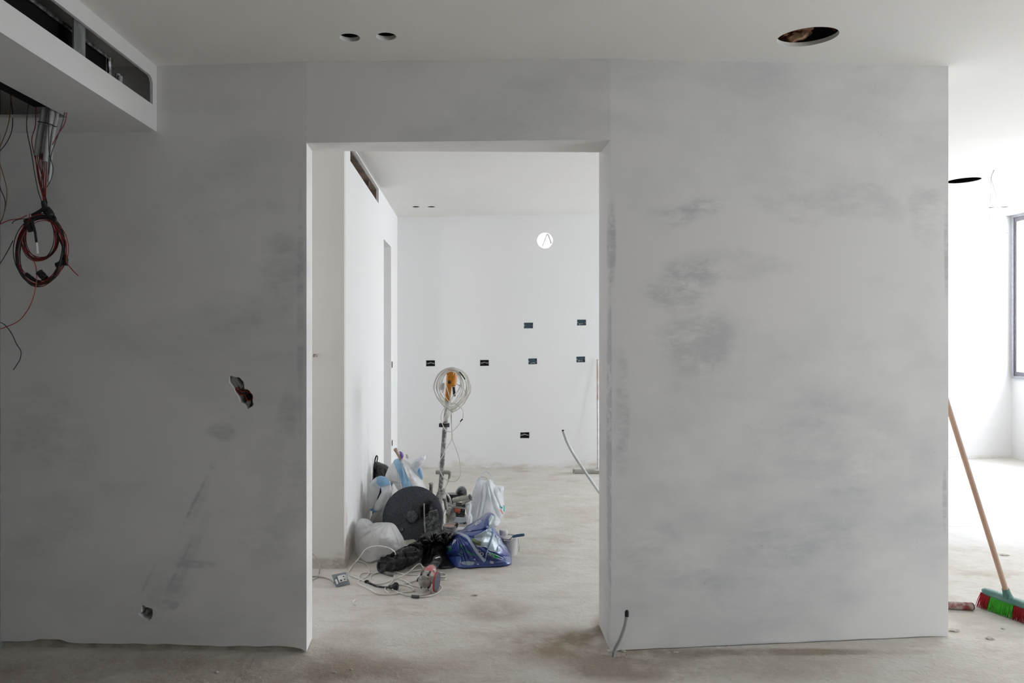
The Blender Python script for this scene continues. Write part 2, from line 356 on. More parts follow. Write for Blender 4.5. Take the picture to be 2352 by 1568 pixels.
# far wall
fb = [(989,834),(1113,833),(1205.5,999),(1214,747.5),(1223.5,829.5),(1336,740.5),(1334,825)]
def rect_px(cx, cy, w_, h_, n=0):
    Y = Yfar((cx-VX)/FPX*7.3); x0, z0 = XZ(cx, cy, Y); k = Y/FPX; a, b_ = w_/2*k, h_/2*k
    jt = lambda s_: (R.random()-.5)*.006
    return [(x0-a+jt(0), z0-b_+jt(0)), (x0+a, z0-b_+jt(0)), (x0+a+jt(0), z0+b_), (x0-a, z0+b_+jt(0))], Y
boxes = [rect_px(a, b_, 20.5, 13.5) for a, b_ in fb]
cx_, cz_ = XZ(1252, 552, 7.30)
mb = MB()
ff = lambda p: Vector((p[0], Yfar(p[0]), p[1])); bf = lambda p: Vector((p[0], Yfar(p[0])+.22, p[1])); pf = lambda p: Vector((p[0], Yfar(p[0])+.06, p[1]))
small = rect_px(934.5, 1048, 5, 9)[0]
mb.slab([(-2.3, 0), (1.4, 0), (1.4, TOPZ), (-2.3, TOPZ)], [circ(cx_, cz_, .083)], ff, bf, [(b_[0], pf) for b_ in boxes]+[(small, lambda p: Vector((p[0], Yfar(p[0])+.02, p[1])))])
mb.slab([(1.4, 0), (6.30, 0), (6.30, TOPZ), (1.4, TOPZ)], [], ff, bf)
struct('wall_far', mb, M_WFAR)
# right wall with two window openings, back and left walls closing the place
WIN = [(.78, 7.84), (5.0, 7.84)]
mb = MB(); fr = lambda p: Vector((XR, p[0], p[1])); br = lambda p: Vector((XR+.08, p[0], p[1]))
mb.slab([(YB-.1, 0), (YT, 0), (YT, TOPZ), (YB-.1, TOPZ)], [[(4.7, .92), (7.84, .92), (7.84, 2.79), (4.7, 2.79)], [(-.2, .06), (1.9, .06), (1.9, 2.3), (-.2, 2.3)]], fr, br)
struct('wall_right', mb, M_W)
portal((XR+.26, 6.27, 1.855), (0, PI/2, 0), 1.87, 3.14); portal((XR+.26, .85, 1.18), (0, PI/2, 0), 2.24, 2.1)
struct('wall_left_near', MB().box((XL-.1, (YB+3.15)/2, 1.52), (.2, 3.15-YB+.1, 3.05)), M_LOWBOUNCE)
struct('wall_left_far', MB().slab([(3.1, 0), (8.3, 0), (8.3, 3.05), (3.1, 3.05)], [[(3.86, .9), (4.12, .9), (4.12, 2.2), (3.86, 2.2)], [(4.5, 1.0), (5.1, 1.0), (5.1, 1.7), (4.5, 1.7)]], lambda p: Vector((XL-.05, p[0], p[1])), lambda p: Vector((XL-.25, p[0], p[1]))), M_W)  # both unseen openings are added to brighten the return wall and jambs
portal((XL-.28, 3.99, 1.55), (0, -PI/2, 0), 1.3, .26); portal((XL-.28, 4.8, 1.35), (0, -PI/2, 0), .7, .6)  # sky light through the two added openings
struct('wall_back', MB().box(((XL+XR)/2, YB-.1, 1.52), (XR-XL+.6, .2, 3.05)), M_LOWBOUNCE)

# ---------------------------------------------------------------- soffit with slot and opening
SX = -1.43
sf = lambda p: Vector((SX, p[0], p[1])); sb = lambda p: Vector((SX-.013, p[0], p[1]))
slotS = [(-.2, 2.478), (2.0, 2.478), (3.02, 2.487), (3.088, 2.487), (3.088, 2.585), (3.076, 2.603), (3.058, 2.611), (2.0, 2.60), (-.2, 2.60)]
mb = MB().slab([(-2.4, 2.375), (3.17, 2.375), (3.17, 2.69), (-2.4, 2.69)], [slotS], sf, sb)
uf = lambda p: Vector((p[0], p[1], 2.375)); ub = lambda p: Vector((p[0], p[1], 2.388))
mb.slab([(-2.17, -2.4), (SX-.0131, -2.4), (SX-.0131, 3.17), (-2.17, 3.17)], [[(-2.15, 1.2), (-1.715, 1.2), (-1.715, 2.918), (-2.15, 2.918)]], uf, ub)
struct('ceiling_soffit', mb, plaster('soffit_plaster', (.70, .69, .675), (.64, .63, .62), .2, (), False), 'boxed soffit along the ceiling with a long open slot')
M_GALV = simple('galvanised_steel', (.42, .44, .45), .45, .8, (.26, .28, .28), 18, stretch=(1, 1, .3), bmp=.2)
M_BLACK = simple('black_lining', (.004, .004, .004), .8, spec=.2)
M_FOIL = simple('crumpled_foil', (.5, .5, .5), .35, .8, (.12, .12, .12), 40, bmp=.8)
def st(name, mb, mat, label, cat, **k): return tag(mb.build(name, mat, origin=tuple(sum(mb.v, Vector())/len(mb.v))), label, cat, **k)
duct = thing('air_duct', 'black lined air duct with a foil edge inside the ceiling slot', 'duct', (-1.62, 2.0, 2.40))
MB().box((-1.66, 1.35, 2.50), (.30, 2.98, .21)).build('duct_body', M_BLACK, duct)
mb = MB(); mb.tube(crom([(-1.50, .2, 2.60), (-1.50, 1.5, 2.603), (-1.50, 2.3, 2.598), (-1.50, 2.84, 2.60)], 10), [.006+.003*R.random() for _ in range(31)], 6)
mb.tube(crom([(-1.50, 2.845, 2.60), (-1.50, 2.85, 2.53), (-1.50, 2.845, 2.43)], 6), [.007+.003*R.random() for _ in range(13)], 6)
mb.build('foil_edge', M_FOIL, duct)
mb = MB().box((SX-.018, 2.535, 2.53), (.006, .075, .30)); mb.box((SX-.035, 2.570, 2.53), (.040, .004, .30))
st('metal_stud', mb, M_GALV, 'galvanised steel stud standing upright in the ceiling slot', 'stud')
for i, (y, x, z) in enumerate(((2.905, -1.50, 2.55), (2.945, -1.53, 2.575), (2.975, -1.56, 2.55))):
    st('electrical_conduit', MB().tube([(x, y, 2.39), (x+.01, y+.01, z)], .011, 10), simple('grey_pvc_dark', (.40, .40, .39), .5), 'short grey conduit stub behind the ceiling slot, beside the duct end', 'conduit', group='conduit stubs behind the ceiling slot')
mb = MB().tube([(-1.50, 2.86, 2.56), (-1.56, 2.99, 2.655)], .0025, 5); st('hanger_wire', mb, M_GALV, 'thin steel hanger wire slanting behind the ceiling slot', 'wire')

# ---------------------------------------------------------------- wiring at the soffit opening
M_PVC = simple('grey_pvc', (.42, .43, .42), .45, scale=8)
M_PVCL = simple('light_pvc', (.56, .57, .56), .45, scale=8)
M_RED = simple('red_wire_sheath', (.36, .02, .018), .4, scale=5)
M_BLK = simple('black_wire_sheath', (.02, .021, .02), .4)
M_GRN = simple('dark_green_wire_sheath', (.04, .055, .05), .4)
M_BLU = simple('dark_blue_wire_sheath', (.025, .03, .06), .4)
M_ORG = simple('amber_wire_sheath', (.28, .14, .03), .4)
M_TAPE = simple('black_tape', (.012, .012, .012), .55, bmp=.5, bscale=60)
M_WHT = simple('white_tape', (.75, .75, .73), .6)
WY = 2.85
def W3(pts, Y=WY, k=6, jit=0):
    return crom([P(x, y, Y+(q[0] if q else 0)) for (x, y, *q) in pts], k)
cond = [([(104, 215), (99, 262), (90, 310), (84, 358)], .0105, M_PVC, 'grey conduit hanging from the ceiling opening, leftmost of its bundle'),
        ([(113, 215), (109, 265), (100, 315), (95, 366, .02)], .0085, M_PVC, 'thin grey conduit in the middle of the hanging conduit bundle, behind the others'),
        ([(122, 215), (118, 262), (109, 315), (104, 371)], .0105, M_PVC, 'grey conduit crossed by the black tie, ending just above the bare wires'),
        ([(133, 215), (131, 262), (120, 320), (113, 418, .02)], .0075, M_PVCL, 'long pale conduit hanging lowest and rightmost in the bundle'),
        ([(128, 215), (124, 258), (116, 300), (112, 345, .03)], .0095, M_PVC, 'grey conduit tucked behind the bundle beside the pale one')]
for pts, r, m, lab in cond:
    pts = [(q[0], q[1], (0, .035, -.006, .014, .052)[[c[3] for c in cond].index(lab)]) for q in pts]
    st('hanging_conduit', MB().tube(W3(pts), r, 12), m, lab, 'conduit', group='conduits hanging from the ceiling opening')
tie = crom([P(87, 279, WY-.02), P(100, 281, WY-.024), P(115, 285, WY-.022), P(128, 291, WY-.01), P(128, 288, WY+.05), P(100, 280, WY+.05)], 6, True)
st('cable_tie', MB().tube(tie, .0022, 6, closed=True), M_BLK, 'black cable tie around the bundle of hanging conduits', 'cable tie')
coil = thing('wire_coil', 'coil of red and black wires hung in two loops with black tape', 'wire', tuple(P(104, 360, WY)))
RC = random.Random(3)
for i in range(11):     # wires running down out of the conduits into the knot
    sx, sy = ((84, 358), (95, 366), (104, 371))[i % 3]; sx += RC.uniform(-3, 3)
    p = W3([(sx, sy-14), (sx+RC.uniform(-2, 2), sy+12), (sx+(100-sx)*.5+RC.uniform(-4, 4), 420+RC.uniform(-8, 8)), (103+RC.uniform(-6, 7), 466)])
    MB().tube(p, .0017, 5).build('wire', (M_RED, M_BLK, M_RED, M_BLK)[i % 4], coil)
def loop(cx, cy, rx, ry, rot, n, jit, red, drop=0):
    for i in range(n):
        a0 = RC.uniform(0, 6.28); dx, dy = RC.gauss(0, jit*.5), RC.gauss(0, jit*.5); kx, ky = 1+RC.gauss(0, .05), 1+RC.gauss(0, .035); off = RC.uniform(-.018, .018); ph = RC.uniform(0, 6.28)
        pts = []
        for j in range(14):
            a = 2*PI*j/14; q = 1+.035*math.sin(2*a+ph)
            top = .55+.45*min(1, max(0, (1+math.sin(a))))     # strands gather at the top where they are tied
            x = cx+dx*top+math.cos(a)*rx*kx*q; y = cy+dy*top+math.sin(a)*ry*ky*q
            xr = cx+(x-cx)*math.cos(rot)-(y-cy)*math.sin(rot); yr = cy+(x-cx)*math.sin(rot)+(y-cy)*math.cos(rot)
            pts.append(P(xr, yr, WY+off+.012*math.sin(3*a+ph)))
        MB().tube(crom(pts, 4, True), .0017, 5, closed=True).build('wire', M_RED if i % 5 in red else M_BLK, coil)
loop(93, 576, 55, 77, .12, 15, 5, (0, 2))
loop(91, 545, 39, 50, .1, 12, 5, (0, 1, 3))
mb = MB(); mb.tube(W3([(101, 462), (103, 476), (112, 488), (119, 500)]), [.011]*8+[.017]*8+[.013]*3, 18); mb.tube(W3([(106, 474, -.01), (92, 485, -.01), (74, 495, -.01)]), .008, 8)
mb.tube(W3([(112, 500), (120, 500), (127, 503), (124, 497)]), .006, 8); mb.build('tape_knot', M_TAPE, coil)
for pts, r in (([(60, 505), (66, 518), (72, 530)], .013), ([(149, 586), (152, 598), (151, 610)], .0085), ([(146, 596), (138, 606), (129, 610)], [.011]*6+[.012]*6+[.006]), ([(90, 625), (97, 632), (104, 640)], .014), ([(60, 628), (75, 640), (92, 650)], .007), ([(128, 530), (142, 560), (150, 585)], .0045)):
    pp = W3([(*q, -.012) for q in pts]); MB().tube(pp, r if isinstance(r, list) else [r*(.85+.3*RC.random()) for _ in pp], 16).build('tape_wrap', M_TAPE, coil)
mb = MB().tube(W3([(72, 500, -.02), (80, 530, -.02), (84, 558, -.02)]), .005, 8); mb.build('wire_tail', M_BLK, coil)
mb = MB().tube(W3([(84, 557, -.02), (85, 570, -.02), (85.5, 582, -.02)]), .0055, 8); mb.build('white_tape_end', M_WHT, coil)
def wire(pts, mat, lab, r=.0018, Y=WY, name='loose_wire', group=None):
    p = W3(pts, Y, 8); mb = MB().tube(p, r, 6); return tag(mb.build(name, mat, origin=tuple(p[0])), lab, 'wire', group)
wire([(84, 228), (82, 262), (81, 290), (73, 320), (78, 352), (88, 390), (97, 440), (101, 466)], M_RED, 'red wire bowing out beside the leftmost hanging conduit into the coil')
wire([(66, 235), (62, 270), (62, 300), (72, 350), (80, 400), (88, 440), (98, 468)], M_BLK, 'black wire hanging clear of the conduits, down to the knot of the coil')
wire([(112, 235, -.03), (112, 300, -.03), (113, 350, -.03), (122, 385, -.03), (118, 410, -.03), (108, 430, -.03)], M_GRN, 'dark wire looping in front of the hanging conduits')
wire([(154, 240), (153, 262), (148, 285), (132, 310), (120, 333)], M_RED, 'short red wire slanting down from the corner of the ceiling opening')
wire([(150, 240), (148, 262), (140, 292), (126, 330), (117, 360), (112, 400)], M_GRN, 'dark green wire beside the short red wire at the ceiling opening')
wire([(25, 215), (23, 262), (15, 300), (2, 333), (-4, 360), (10, 410), (16, 440), (12, 480), (2, 510)], M_ORG, 'amber wire wandering down at the edge of the wall', Y=2.9)
wire([(22, 205), (29, 262), (27, 300), (15, 328), (-2, 352), (-8, 390), (0, 430), (12, 462), (8, 495), (-4, 520)], M_BLU, 'dark blue wire hanging beside the amber wire', Y=2.92)
wire([(62, 494, -.02), (45, 502, -.02), (20, 506, -.02), (-6, 518, -.02)], M_RED, 'red wire leaving the coil sideways along the wall')
wire([(88, 495, -.02), (62, 502, -.02), (45, 503, -.02), (32, 508, -.02), (28, 514, -.02)], M_GRN, 'dark wire with a bare tip sticking out beside the coil')
wire([(68, 490, -.02), (64, 520, -.02), (50, 550, -.02), (60, 575, -.02), (78, 600, -.02), (84, 625, -.02), (82, 660, -.02), (70, 700, -.02), (45, 735, -.02), (10, 752, -.02), (-8, 756, -.02)], M_RED, 'long red wire curving below the coil in a wide arc')
wire([(140, 540, -.02), (151, 553, -.02), (153, 575, -.02), (152, 600, -.02), (160, 612, -.02), (170, 624, -.02), (180, 633, -.02)], M_RED, 'red wire end poking out beyond the taped side of the coil')
wire([(30, 552), (20, 572), (5, 598), (-8, 615)], M_GRN, 'straight dark wire running from the coil to the wall edge')
wire([(-8, 738), (10, 745), (26, 765), (38, 790), (48, 806), (46, 825), (38, 838), (31, 849)], M_BLU, 'crooked dark blue wire below the coil with a frayed end', Y=3.0)

# contents of the two broken recesses
h = thing('broken_junction_recess', 'conduits and red wires bared in a broken hole halfway up the grey wall', 'junction', tuple(P(555, 905, 3.17)))
U = lambda u, v, Y=3.15: P(500+u/13.07, 840+v/13.07, Y)
mb = MB().tube([U(370, 330), U(640, 700)], .0125, 12); mb.build('conduit', M_PVC, h)
mb = MB().tube([U(470, 300), U(750, 660)], .0125, 12); mb.build('conduit', M_PVC, h)
mb = MB().tube([U(680, 840, 3.16), U(760, 990, 3.16)], .010, 10).tube([U(700, 1050), U(720, 1100)], .010, 10).tube([U(960, 1030), U(900, 1200)], .0105, 10); mb.build('conduit_stub', M_PVCL, h)
for i in range(7):
    c_, d_ = RC.uniform(-20, 20), RC.uniform(-20, 20); yy = 3.125+RC.random()*.02
    MB().tube(crom([U(640+c_, 830+d_, yy), U(540+c_*.4, 700+d_, yy), U(600, 640+d_, yy), U(720+c_, 760+d_, yy), U(860+c_, 740+d_, yy), U(1010+c_*.5, 830+d_, yy), U(1030, 960+d_, yy), U(900+c_, 1020+d_, yy), U(800+c_, 870, yy), U(640, 850+d_, yy)], 5), .0016, 5).build('wire', M_RED if i % 3 else M_BLK, h)
mb = MB().tube([U(880, 850, 3.16), U(960, 990, 3.16)], .018, 10); mb.build('tape_wrap', M_TAPE, h)
h = thing('broken_socket_recess', 'grey conduit end in a small broken hole low on the grey wall', 'socket', tuple(P(335, 1408, 3.18)))
MB().tube([P(331, 1420, 3.17), P(341, 1400, 3.165)], .0095, 12).build('conduit_stub', M_PVCL, h)
MB().box(P(327, 1402, 3.175), (.012, .03, .03)).build('box_rim', M_MORT, h)

# lamp openings' contents
g = thing('broken_brick_filler', 'ragged piece of brown fired brick above the largest ceiling hole', 'brick', (1.44, 3.03, 2.80))
mb = MB(); bm = bmesh.new(); bmesh.ops.create_icosphere(bm, subdivisions=4, radius=1)
for v in bm.verts:
    n_ = noise.fractal(v.co*1.6, .6, 2, 5); v.co = Vector((v.co.x*.075, v.co.y*.10, v.co.z*.045))*(1+.45*n_)+Vector((1.44, 3.05, 2.795))
bm.verts.index_update(); mb.add([v.co for v in bm.verts], [[v.index for v in f.verts] for f in bm.faces]); bm.free()
mb.build('brick_lump', simple('fired_brick', (.30, .15, .09), .9, col2=(.42, .27, .16), scale=25, bmp=.8), g)
mb = MB().tube(crom([(1.30, 2.98, 2.76), (1.36, 2.89, 2.745), (1.45, 2.865, 2.742), (1.53, 2.89, 2.75), (1.58, 2.95, 2.76), (1.60, 3.02, 2.80)], 8), .0035, 6)
st('loose_wire', mb, simple('dark_red_sheath', (.30, .02, .035), .4), 'dark red wire lying around the rim of the largest ceiling hole', 'wire')
for pts, lab in (([(2283, 390, 5.46), (2276, 410, 5.46), (2275, 440, 5.4), (2274, 480, 5.4), (2274, 505, 5.4), (2282, 522, 5.4), (2296, 530, 5.45), (2315, 535, 5.5)], 'thin wire dangling from the far ceiling with its end bent towards the window'),
                 ([(2284, 390, 5.47), (2277, 408, 5.45), (2282, 428, 5.45), (2289, 452, 5.4), (2285, 475, 5.35), (2272, 493, 5.3), (2250, 503, 5.3), (2234, 509, 5.25)], 'thin wire dangling from the far ceiling with its end bent away from the window')):
    p = crom([P(x, y, Y) for x, y, Y in pts], 8); tag(MB().tube(p, .0014, 5).build('ceiling_wire', simple('grey_wire', (.16, .14, .13), .5), origin=tuple(p[0])), lab, 'wire')
# strap inside the round hole of the far wall
p = [P(1245.5, 567, 7.40), P(1255, 541, 7.36), P(1258, 536, 7.36), P(1263, 550, 7.40), P(1266, 560, 7.40)]
st('hole_strap', MB().tube(p[:3], .008, 6).tube(p[2:], .013, 6, flat=.5), simple('grey_strap', (.55, .55, .54), .6), 'bent grey strap across the round hole high in the far wall', 'strap')

# ---------------------------------------------------------------- socket boxes in the far wall
M_NAVY = simple('navy_plastic', (.025, .055, .085), .5, col2=(.05, .085, .11), scale=60)
M_DGREY = simple('dark_box', (.02, .022, .022), .6); M_SPLASH = simple('plaster_splash', (.50, .50, .49), .9)
labs = ['', 'open dark socket box between the orange machine head and the blue boxes', 'broken open socket box set low on the far wall above the bags', 'blue socket box in the upper row below the round hole',
        'blue socket box in the lower row of the far wall, clear of the doorway edge', 'blue socket box in the upper row closest to the doorway edge', 'blue socket box in the lower row just above the leaning mop pole']
labs[0] = 'open dark socket box nearest the long side wall, beside the orange machine head'
for i, ((loop_, Y), lab) in enumerate(zip(boxes, labs)):
    x0 = min(p[0] for p in loop_)+.002; x1 = max(p[0] for p in loop_)-.002; z0 = min(p[1] for p in loop_)+.002; z1 = max(p[1] for p in loop_)-.002; cx, cz = (x0+x1)/2, (z0+z1)/2
    Yw = Yfar(cx); t = thing('wall_socket_box', lab, 'socket box', (cx, Yw+.03, cz), 'socket boxes in the far wall')
    blue = i >= 3; base = M_NAVY if blue else M_DGREY; W_, H_ = x1-x0, z1-z0
    d0 = .014 if blue else .05
    MB().box((cx, Yw+d0, cz), (W_-.004, .006, H_-.006)).box((x0+.002, Yw+.028, cz), (.003, .05, H_)).box((x1-.002, Yw+.028, cz), (.003, .05, H_)).box((cx, Yw+.028, z1-.002), (W_, .05, .003)).box((cx, Yw+.028, z0+.002), (W_, .05, .003)).build('box_shell', base, t)
    for sx in (-1, 1): MB().lathe([(0, 0), (.007, 0), (.007, .008), (0, .008)], (cx+sx*(W_/2-.004), Yw+.006, cz), (0, 1, 0), 12).build('screw_lug', M_SPLASH, t)
    if blue:
        if i >= 4:
            mb = MB()
            for k in range(6):
                mb.box((cx+RC.uniform(-.03, .03), Yw+.009, cz-H_/2+.008+RC.uniform(0, .012)), (RC.uniform(.006, .016), .004, RC.uniform(.003, .008)))
            mb.build('plaster_splash', M_SPLASH, t)
    else:
        mb = MB(); 
        for k in range(2): mb.tube([(cx-W_*.35+k*.04, Yw+.035, cz-.004+k*.008), (cx+W_*.05+k*.035, Yw+.03, cz+.008-k*.012)], .007, 8)
        mb.build('conduit_end', M_PVCL, t)
for i, (y_, z_) in enumerate(((6.82, 1.1275), (6.83, .3425))):
    t = MB().box((-.80, y_, z_), (.012, .094, .058)).box((-.786, y_-.045, z_), (.03, .003, .06)).box((-.786, y_+.045, z_), (.03, .003, .06))
    st('wall_socket_box', t, M_DGREY, ('dark socket box on the side wall beyond the narrow passage, chest high', 'dark socket box on the side wall beyond the narrow passage, near the floor')[i], 'socket box')
st('wall_anchor', MB().tube([P(720, 816, 4.205), P(722, 816, 4.185)], .010, 8).tube([P(722, 816, 4.19), P(727, 818, 4.17)], .004, 6), M_MORT, 'small dark fixing poking out of the pale return wall in the doorway', 'fixing')

# ---------------------------------------------------------------- window in the right wall, and the house beyond
M_ALU = simple('anodised_aluminium', (.20, .19, .205), .4, .55); M_ALUL = simple('pale_aluminium', (.40, .40, .43), .4, .4)
M_GASK = simple('window_gasket', (.05, .045, .05), .5)
def window(name, y0, y1, z0, z1, deep):
    r = bpy.data.objects.new(name, None); C.objects.link(r); r.location = (XR, y1, z0); r['kind'] = 'structure'
    X0 = XR+.01
    w_ = .03
    fr_ = MB().box((X0, y1-w_/2, (z0+z1)/2), (.08, w_, z1-z0)).box((X0, y0+w_/2, (z0+z1)/2), (.08, w_, z1-z0)).box((X0, (y0+y1)/2, z1-w_/2), (.078, y1-y0-2*w_, w_)).box((X0, (y0+y1)/2, z0+w_/2), (.078, y1-y0-2*w_, w_))
    fr_.build('window_frame', M_ALUL if deep else M_ALU, r)
    n = 2; L = (y1-y0-2*w_)/n
    for k in range(n):
        a = y1-w_-(k+1)*L; b_ = a+L; xx = X0-.016+.032*k
        MB().box((xx, a+.016, (z0+z1)/2), (.03, .032, z1-z0-.062)).box((xx, b_-.016, (z0+z1)/2), (.03, .032, z1-z0-.062)).box((xx, (a+b_)/2, z0+.055), (.028, L-.066, .045)).box((xx, (a+b_)/2, z1-.055), (.028, L-.066, .045)).build('sash_frame', M_ALU, r)
        MB().box((xx-.017, b_-.028, (z0+z1)/2), (.004, .006, z1-z0-.16)).build('gasket', M_GASK, r)
        MB().box((xx, (a+b_)/2, (z0+z1)/2), (.004, L-.06, z1-z0-.14)).build('glass_pane', M_GLASS, r)
    return r
m, nt, b = newmat('clear_glass'); M_GLASS = m
tr = N(nt, 'ShaderNodeBsdfTransparent'); tr.inputs[0].default_value = (.93, .96, .95, 1); gl = N(nt, 'ShaderNodeBsdfGlossy'); gl.inputs['Roughness'].default_value = .02
fz = N(nt, 'ShaderNodeFresnel'); fz.inputs[0].default_value = 1.3; ms = N(nt, 'ShaderNodeMixShader'); ge = N(nt, 'ShaderNodeNewGeometry'); nt.links.new(math_(nt, 'MULTIPLY', fz.outputs[0], math_(nt, 'SUBTRACT', 1.0, ge.outputs['Backfacing'])), ms.inputs[0]); nt.links.new(tr.outputs[0], ms.inputs[1]); nt.links.new(gl.outputs[0], ms.inputs[2]); nt.links.new(ms.outputs[0], nt.nodes['Material Output'].inputs['Surface'])
window('window_1', 4.7, 7.84, .92, 2.79, True); window('window_2', -.2, 1.9, .06, 2.3, False)
m, nt, b = newmat('stone_cladding'); br_ = N(nt, 'ShaderNodeTexBrick'); br_.inputs['Scale'].default_value = 1; br_.inputs['Brick Width'].default_value = .8; br_.inputs['Row Height'].default_value = .4; br_.inputs['Mortar Size'].default_value = .006
br_.inputs['Color1'].default_value = (.74, .64, .54, 1); br_.inputs['Color2'].default_value = (.68, .58, .50, 1); br_.inputs['Mortar'].default_value = (.5, .42, .36, 1)
tcc = N(nt, 'ShaderNodeTexCoord'); mp = N(nt, 'ShaderNodeMapping'); mp.inputs['Rotation'].default_value = (PI/2, 0, 0); nt.links.new(tcc.outputs['Object'], mp.inputs[0]); nt.links.new(mp.outputs[0], br_.inputs['Vector']); nt.links.new(br_.outputs[0], b.inputs['Base Color'])
o = MB().box((11.5, 13.0, 1.5), (5.5, 3.0, 9.0)).build('neighbour_house', m, origin=(11.5, 13, -3)); tag(o, 'beige stone clad house wall seen through the window', 'building')

# ---------------------------------------------------------------- bags
def in_poly(x, y, poly):
    c = False; j = len(poly)-1
    for i in range(len(poly)):
        xi, yi = poly[i]; xj, yj = poly[j]
        if (yi > y) != (yj > y) and x < (xj-xi)*(y-yi)/(yj-yi)+xi: c = not c
        j = i
    return c
class Bag:
    """a filled bag: outline (photo pixels, smoothed) on the upright plane at distance Y, bulging D forwards and Db backwards, creased by folds"""
    def __init__(s, outline, centre, Y, D, Db=None, folds=(), crumple=.02, cs=.03, seed=0, prints=(), n=150, rings=46, zmin=.003, p1=2.4, wav=.0):
        s.Y, s.D, s.Db, s.folds, s.cr, s.cs, s.seed, s.p1 = Y, D, Db if Db is not None else D*.8, folds, crumple, cs, seed, p1
        s.cx, s.cy = centre; s.poly = [(v.x, v.y) for v in crom([(a, b, 0) for a, b in outline], 4, True)]; s.zmin = zmin
        s.prints = prints; s.n, s.rings = n, rings
        rd = random.Random(seed*7+1); s.dirs = []
        for i in range(6): a = i*PI/6+rd.uniform(-.3, .3); s.dirs.append((math.cos(a), math.sin(a), (.7, 1.0, 1.5, 2.1, .85, 2.8)[i], rd.uniform(0, 2), (.5, .4, .28, .2, .45, .14)[i]))
        s.rad = [s._ray(2*PI*i/720) for i in range(720)]
    def _ray(s, th):
        dx, dy = math.cos(th), math.sin(th); best = 0; P_ = s.poly
        for i in range(len(P_)):
            x1, y1 = P_[i-1]; x2, y2 = P_[i]; ex, ey = x2-x1, y2-y1; den = dx*ey-dy*ex
            if abs(den) < 1e-12: continue
            t = ((x1-s.cx)*ey-(y1-s.cy)*ex)/den; u = ((x1-s.cx)*dy-(y1-s.cy)*dx)/den
            if t > 0 and -1e-6 <= u <= 1+1e-6: best = max(best, t)
        return best or 1
    def depth(s, px, py, side=1):
        dx, dy = px-s.cx, py-s.cy; th = math.atan2(dy, dx) % (2*PI); f = th/(2*PI)*720; i = int(f) % 720
        rr = lerp(s.rad[i], s.rad[(i+1) % 720], f-int(f)); r = min(1, math.hypot(dx, dy)/rr)
        D = s.D if side > 0 else s.Db; d = D*(1-r**s.p1)**.62; env = (1-r**5)
        for (tx, ty, k, a) in s.folds:
            an = math.atan2(py-ty, px-tx); di = math.hypot(px-tx, py-ty); nn = noise.noise(Vector((an*k*.35, s.seed+side, di*.006)))*2.6
            d += a*env*abs(math.sin(an*k+nn*2.2))**.7*min(1, di/14)
        q = Vector((px*s.cs*.6, py*s.cs*.6, s.seed*3.1+side)); wx = px+16*noise.noise(q); wy = py+16*noise.noise(q+Vector((9, 4, 2))); h = 0
        for (ca, sa, fr, ph, wt) in s.dirs:      # flat facets meeting in sharp creases, as crumpled film has
            t = ((wx*ca+wy*sa)*fr*s.cs+ph+side) % 2; h += wt*abs(t-1)
        return d+s.cr*env*(h-.8)
    def pt(s, px, py, side=1, off=0):
        d = s.depth(px, py, side)
        if side < 0: Yb = min(s.Y, (CH-s.zmin)*FPX/(py-VY)) if py > VY+1 else s.Y; b = P(px, py, Yb); b.y = Yb+d+off; b.z = max(b.z, s.zmin); return b
        Yb = min(s.Y, (CH-s.zmin)*FPX/(py-VY)) if py > VY+1 else s.Y      # the foot of the bag rests where the floor meets the sight line
        return P(px, py, Yb-d*(1-.5*min(1, (s.Y-Yb)/.15))-off)
    def mesh(s, mb=None):
        mb = mb or MB(); vs_, fs, px_ = [], [], []
        n, K = s.n, s.rings
        def ringpts(k):
            r = (k/K)**.85; o_ = []
            for i in range(n):
                th = 2*PI*i/n; R_ = s.rad[int(round(i*720/n)) % 720]*r; o_.append((s.cx+math.cos(th)*R_, s.cy+math.sin(th)*R_))
            return o_
        base = len(mb.v)
        for side in (1, -1):
            vs_.append(s.pt(s.cx, s.cy, side)); px_.append((s.cx, s.cy))
            for k in range(1, K+(1 if side > 0 else 0)):
                for q in ringpts(k): vs_.append(s.pt(q[0], q[1], side)); px_.append(q)
        F0, B0 = 0, 1+n*K
        fr_ = lambda k, i: F0+1+(k-1)*n+i % n; bk = lambda k, i: B0+1+(k-1)*n+i % n if k < K else fr_(K, i)
        for i in range(n):
            fs.append([F0, fr_(1, i), fr_(1, i+1)]); fs.append([B0, bk(1, i+1), bk(1, i)])
            for k in range(1, K):
                fs.append([fr_(k, i), fr_(k+1, i), fr_(k+1, i+1), fr_(k, i+1)]); fs.append([bk(k, i), bk(k, i+1), bk(k+1, i+1), bk(k+1, i)])
        mb.add(vs_, fs, True)
        for j, (x, y) in enumerate(px_):
            if j >= B0: break
            c = (0, 0, 0, 0)
            for poly, col in s.prints:
                if in_poly(x, y, poly): c = (*col, 1)
            mb.col[base+j] = c
        return mb
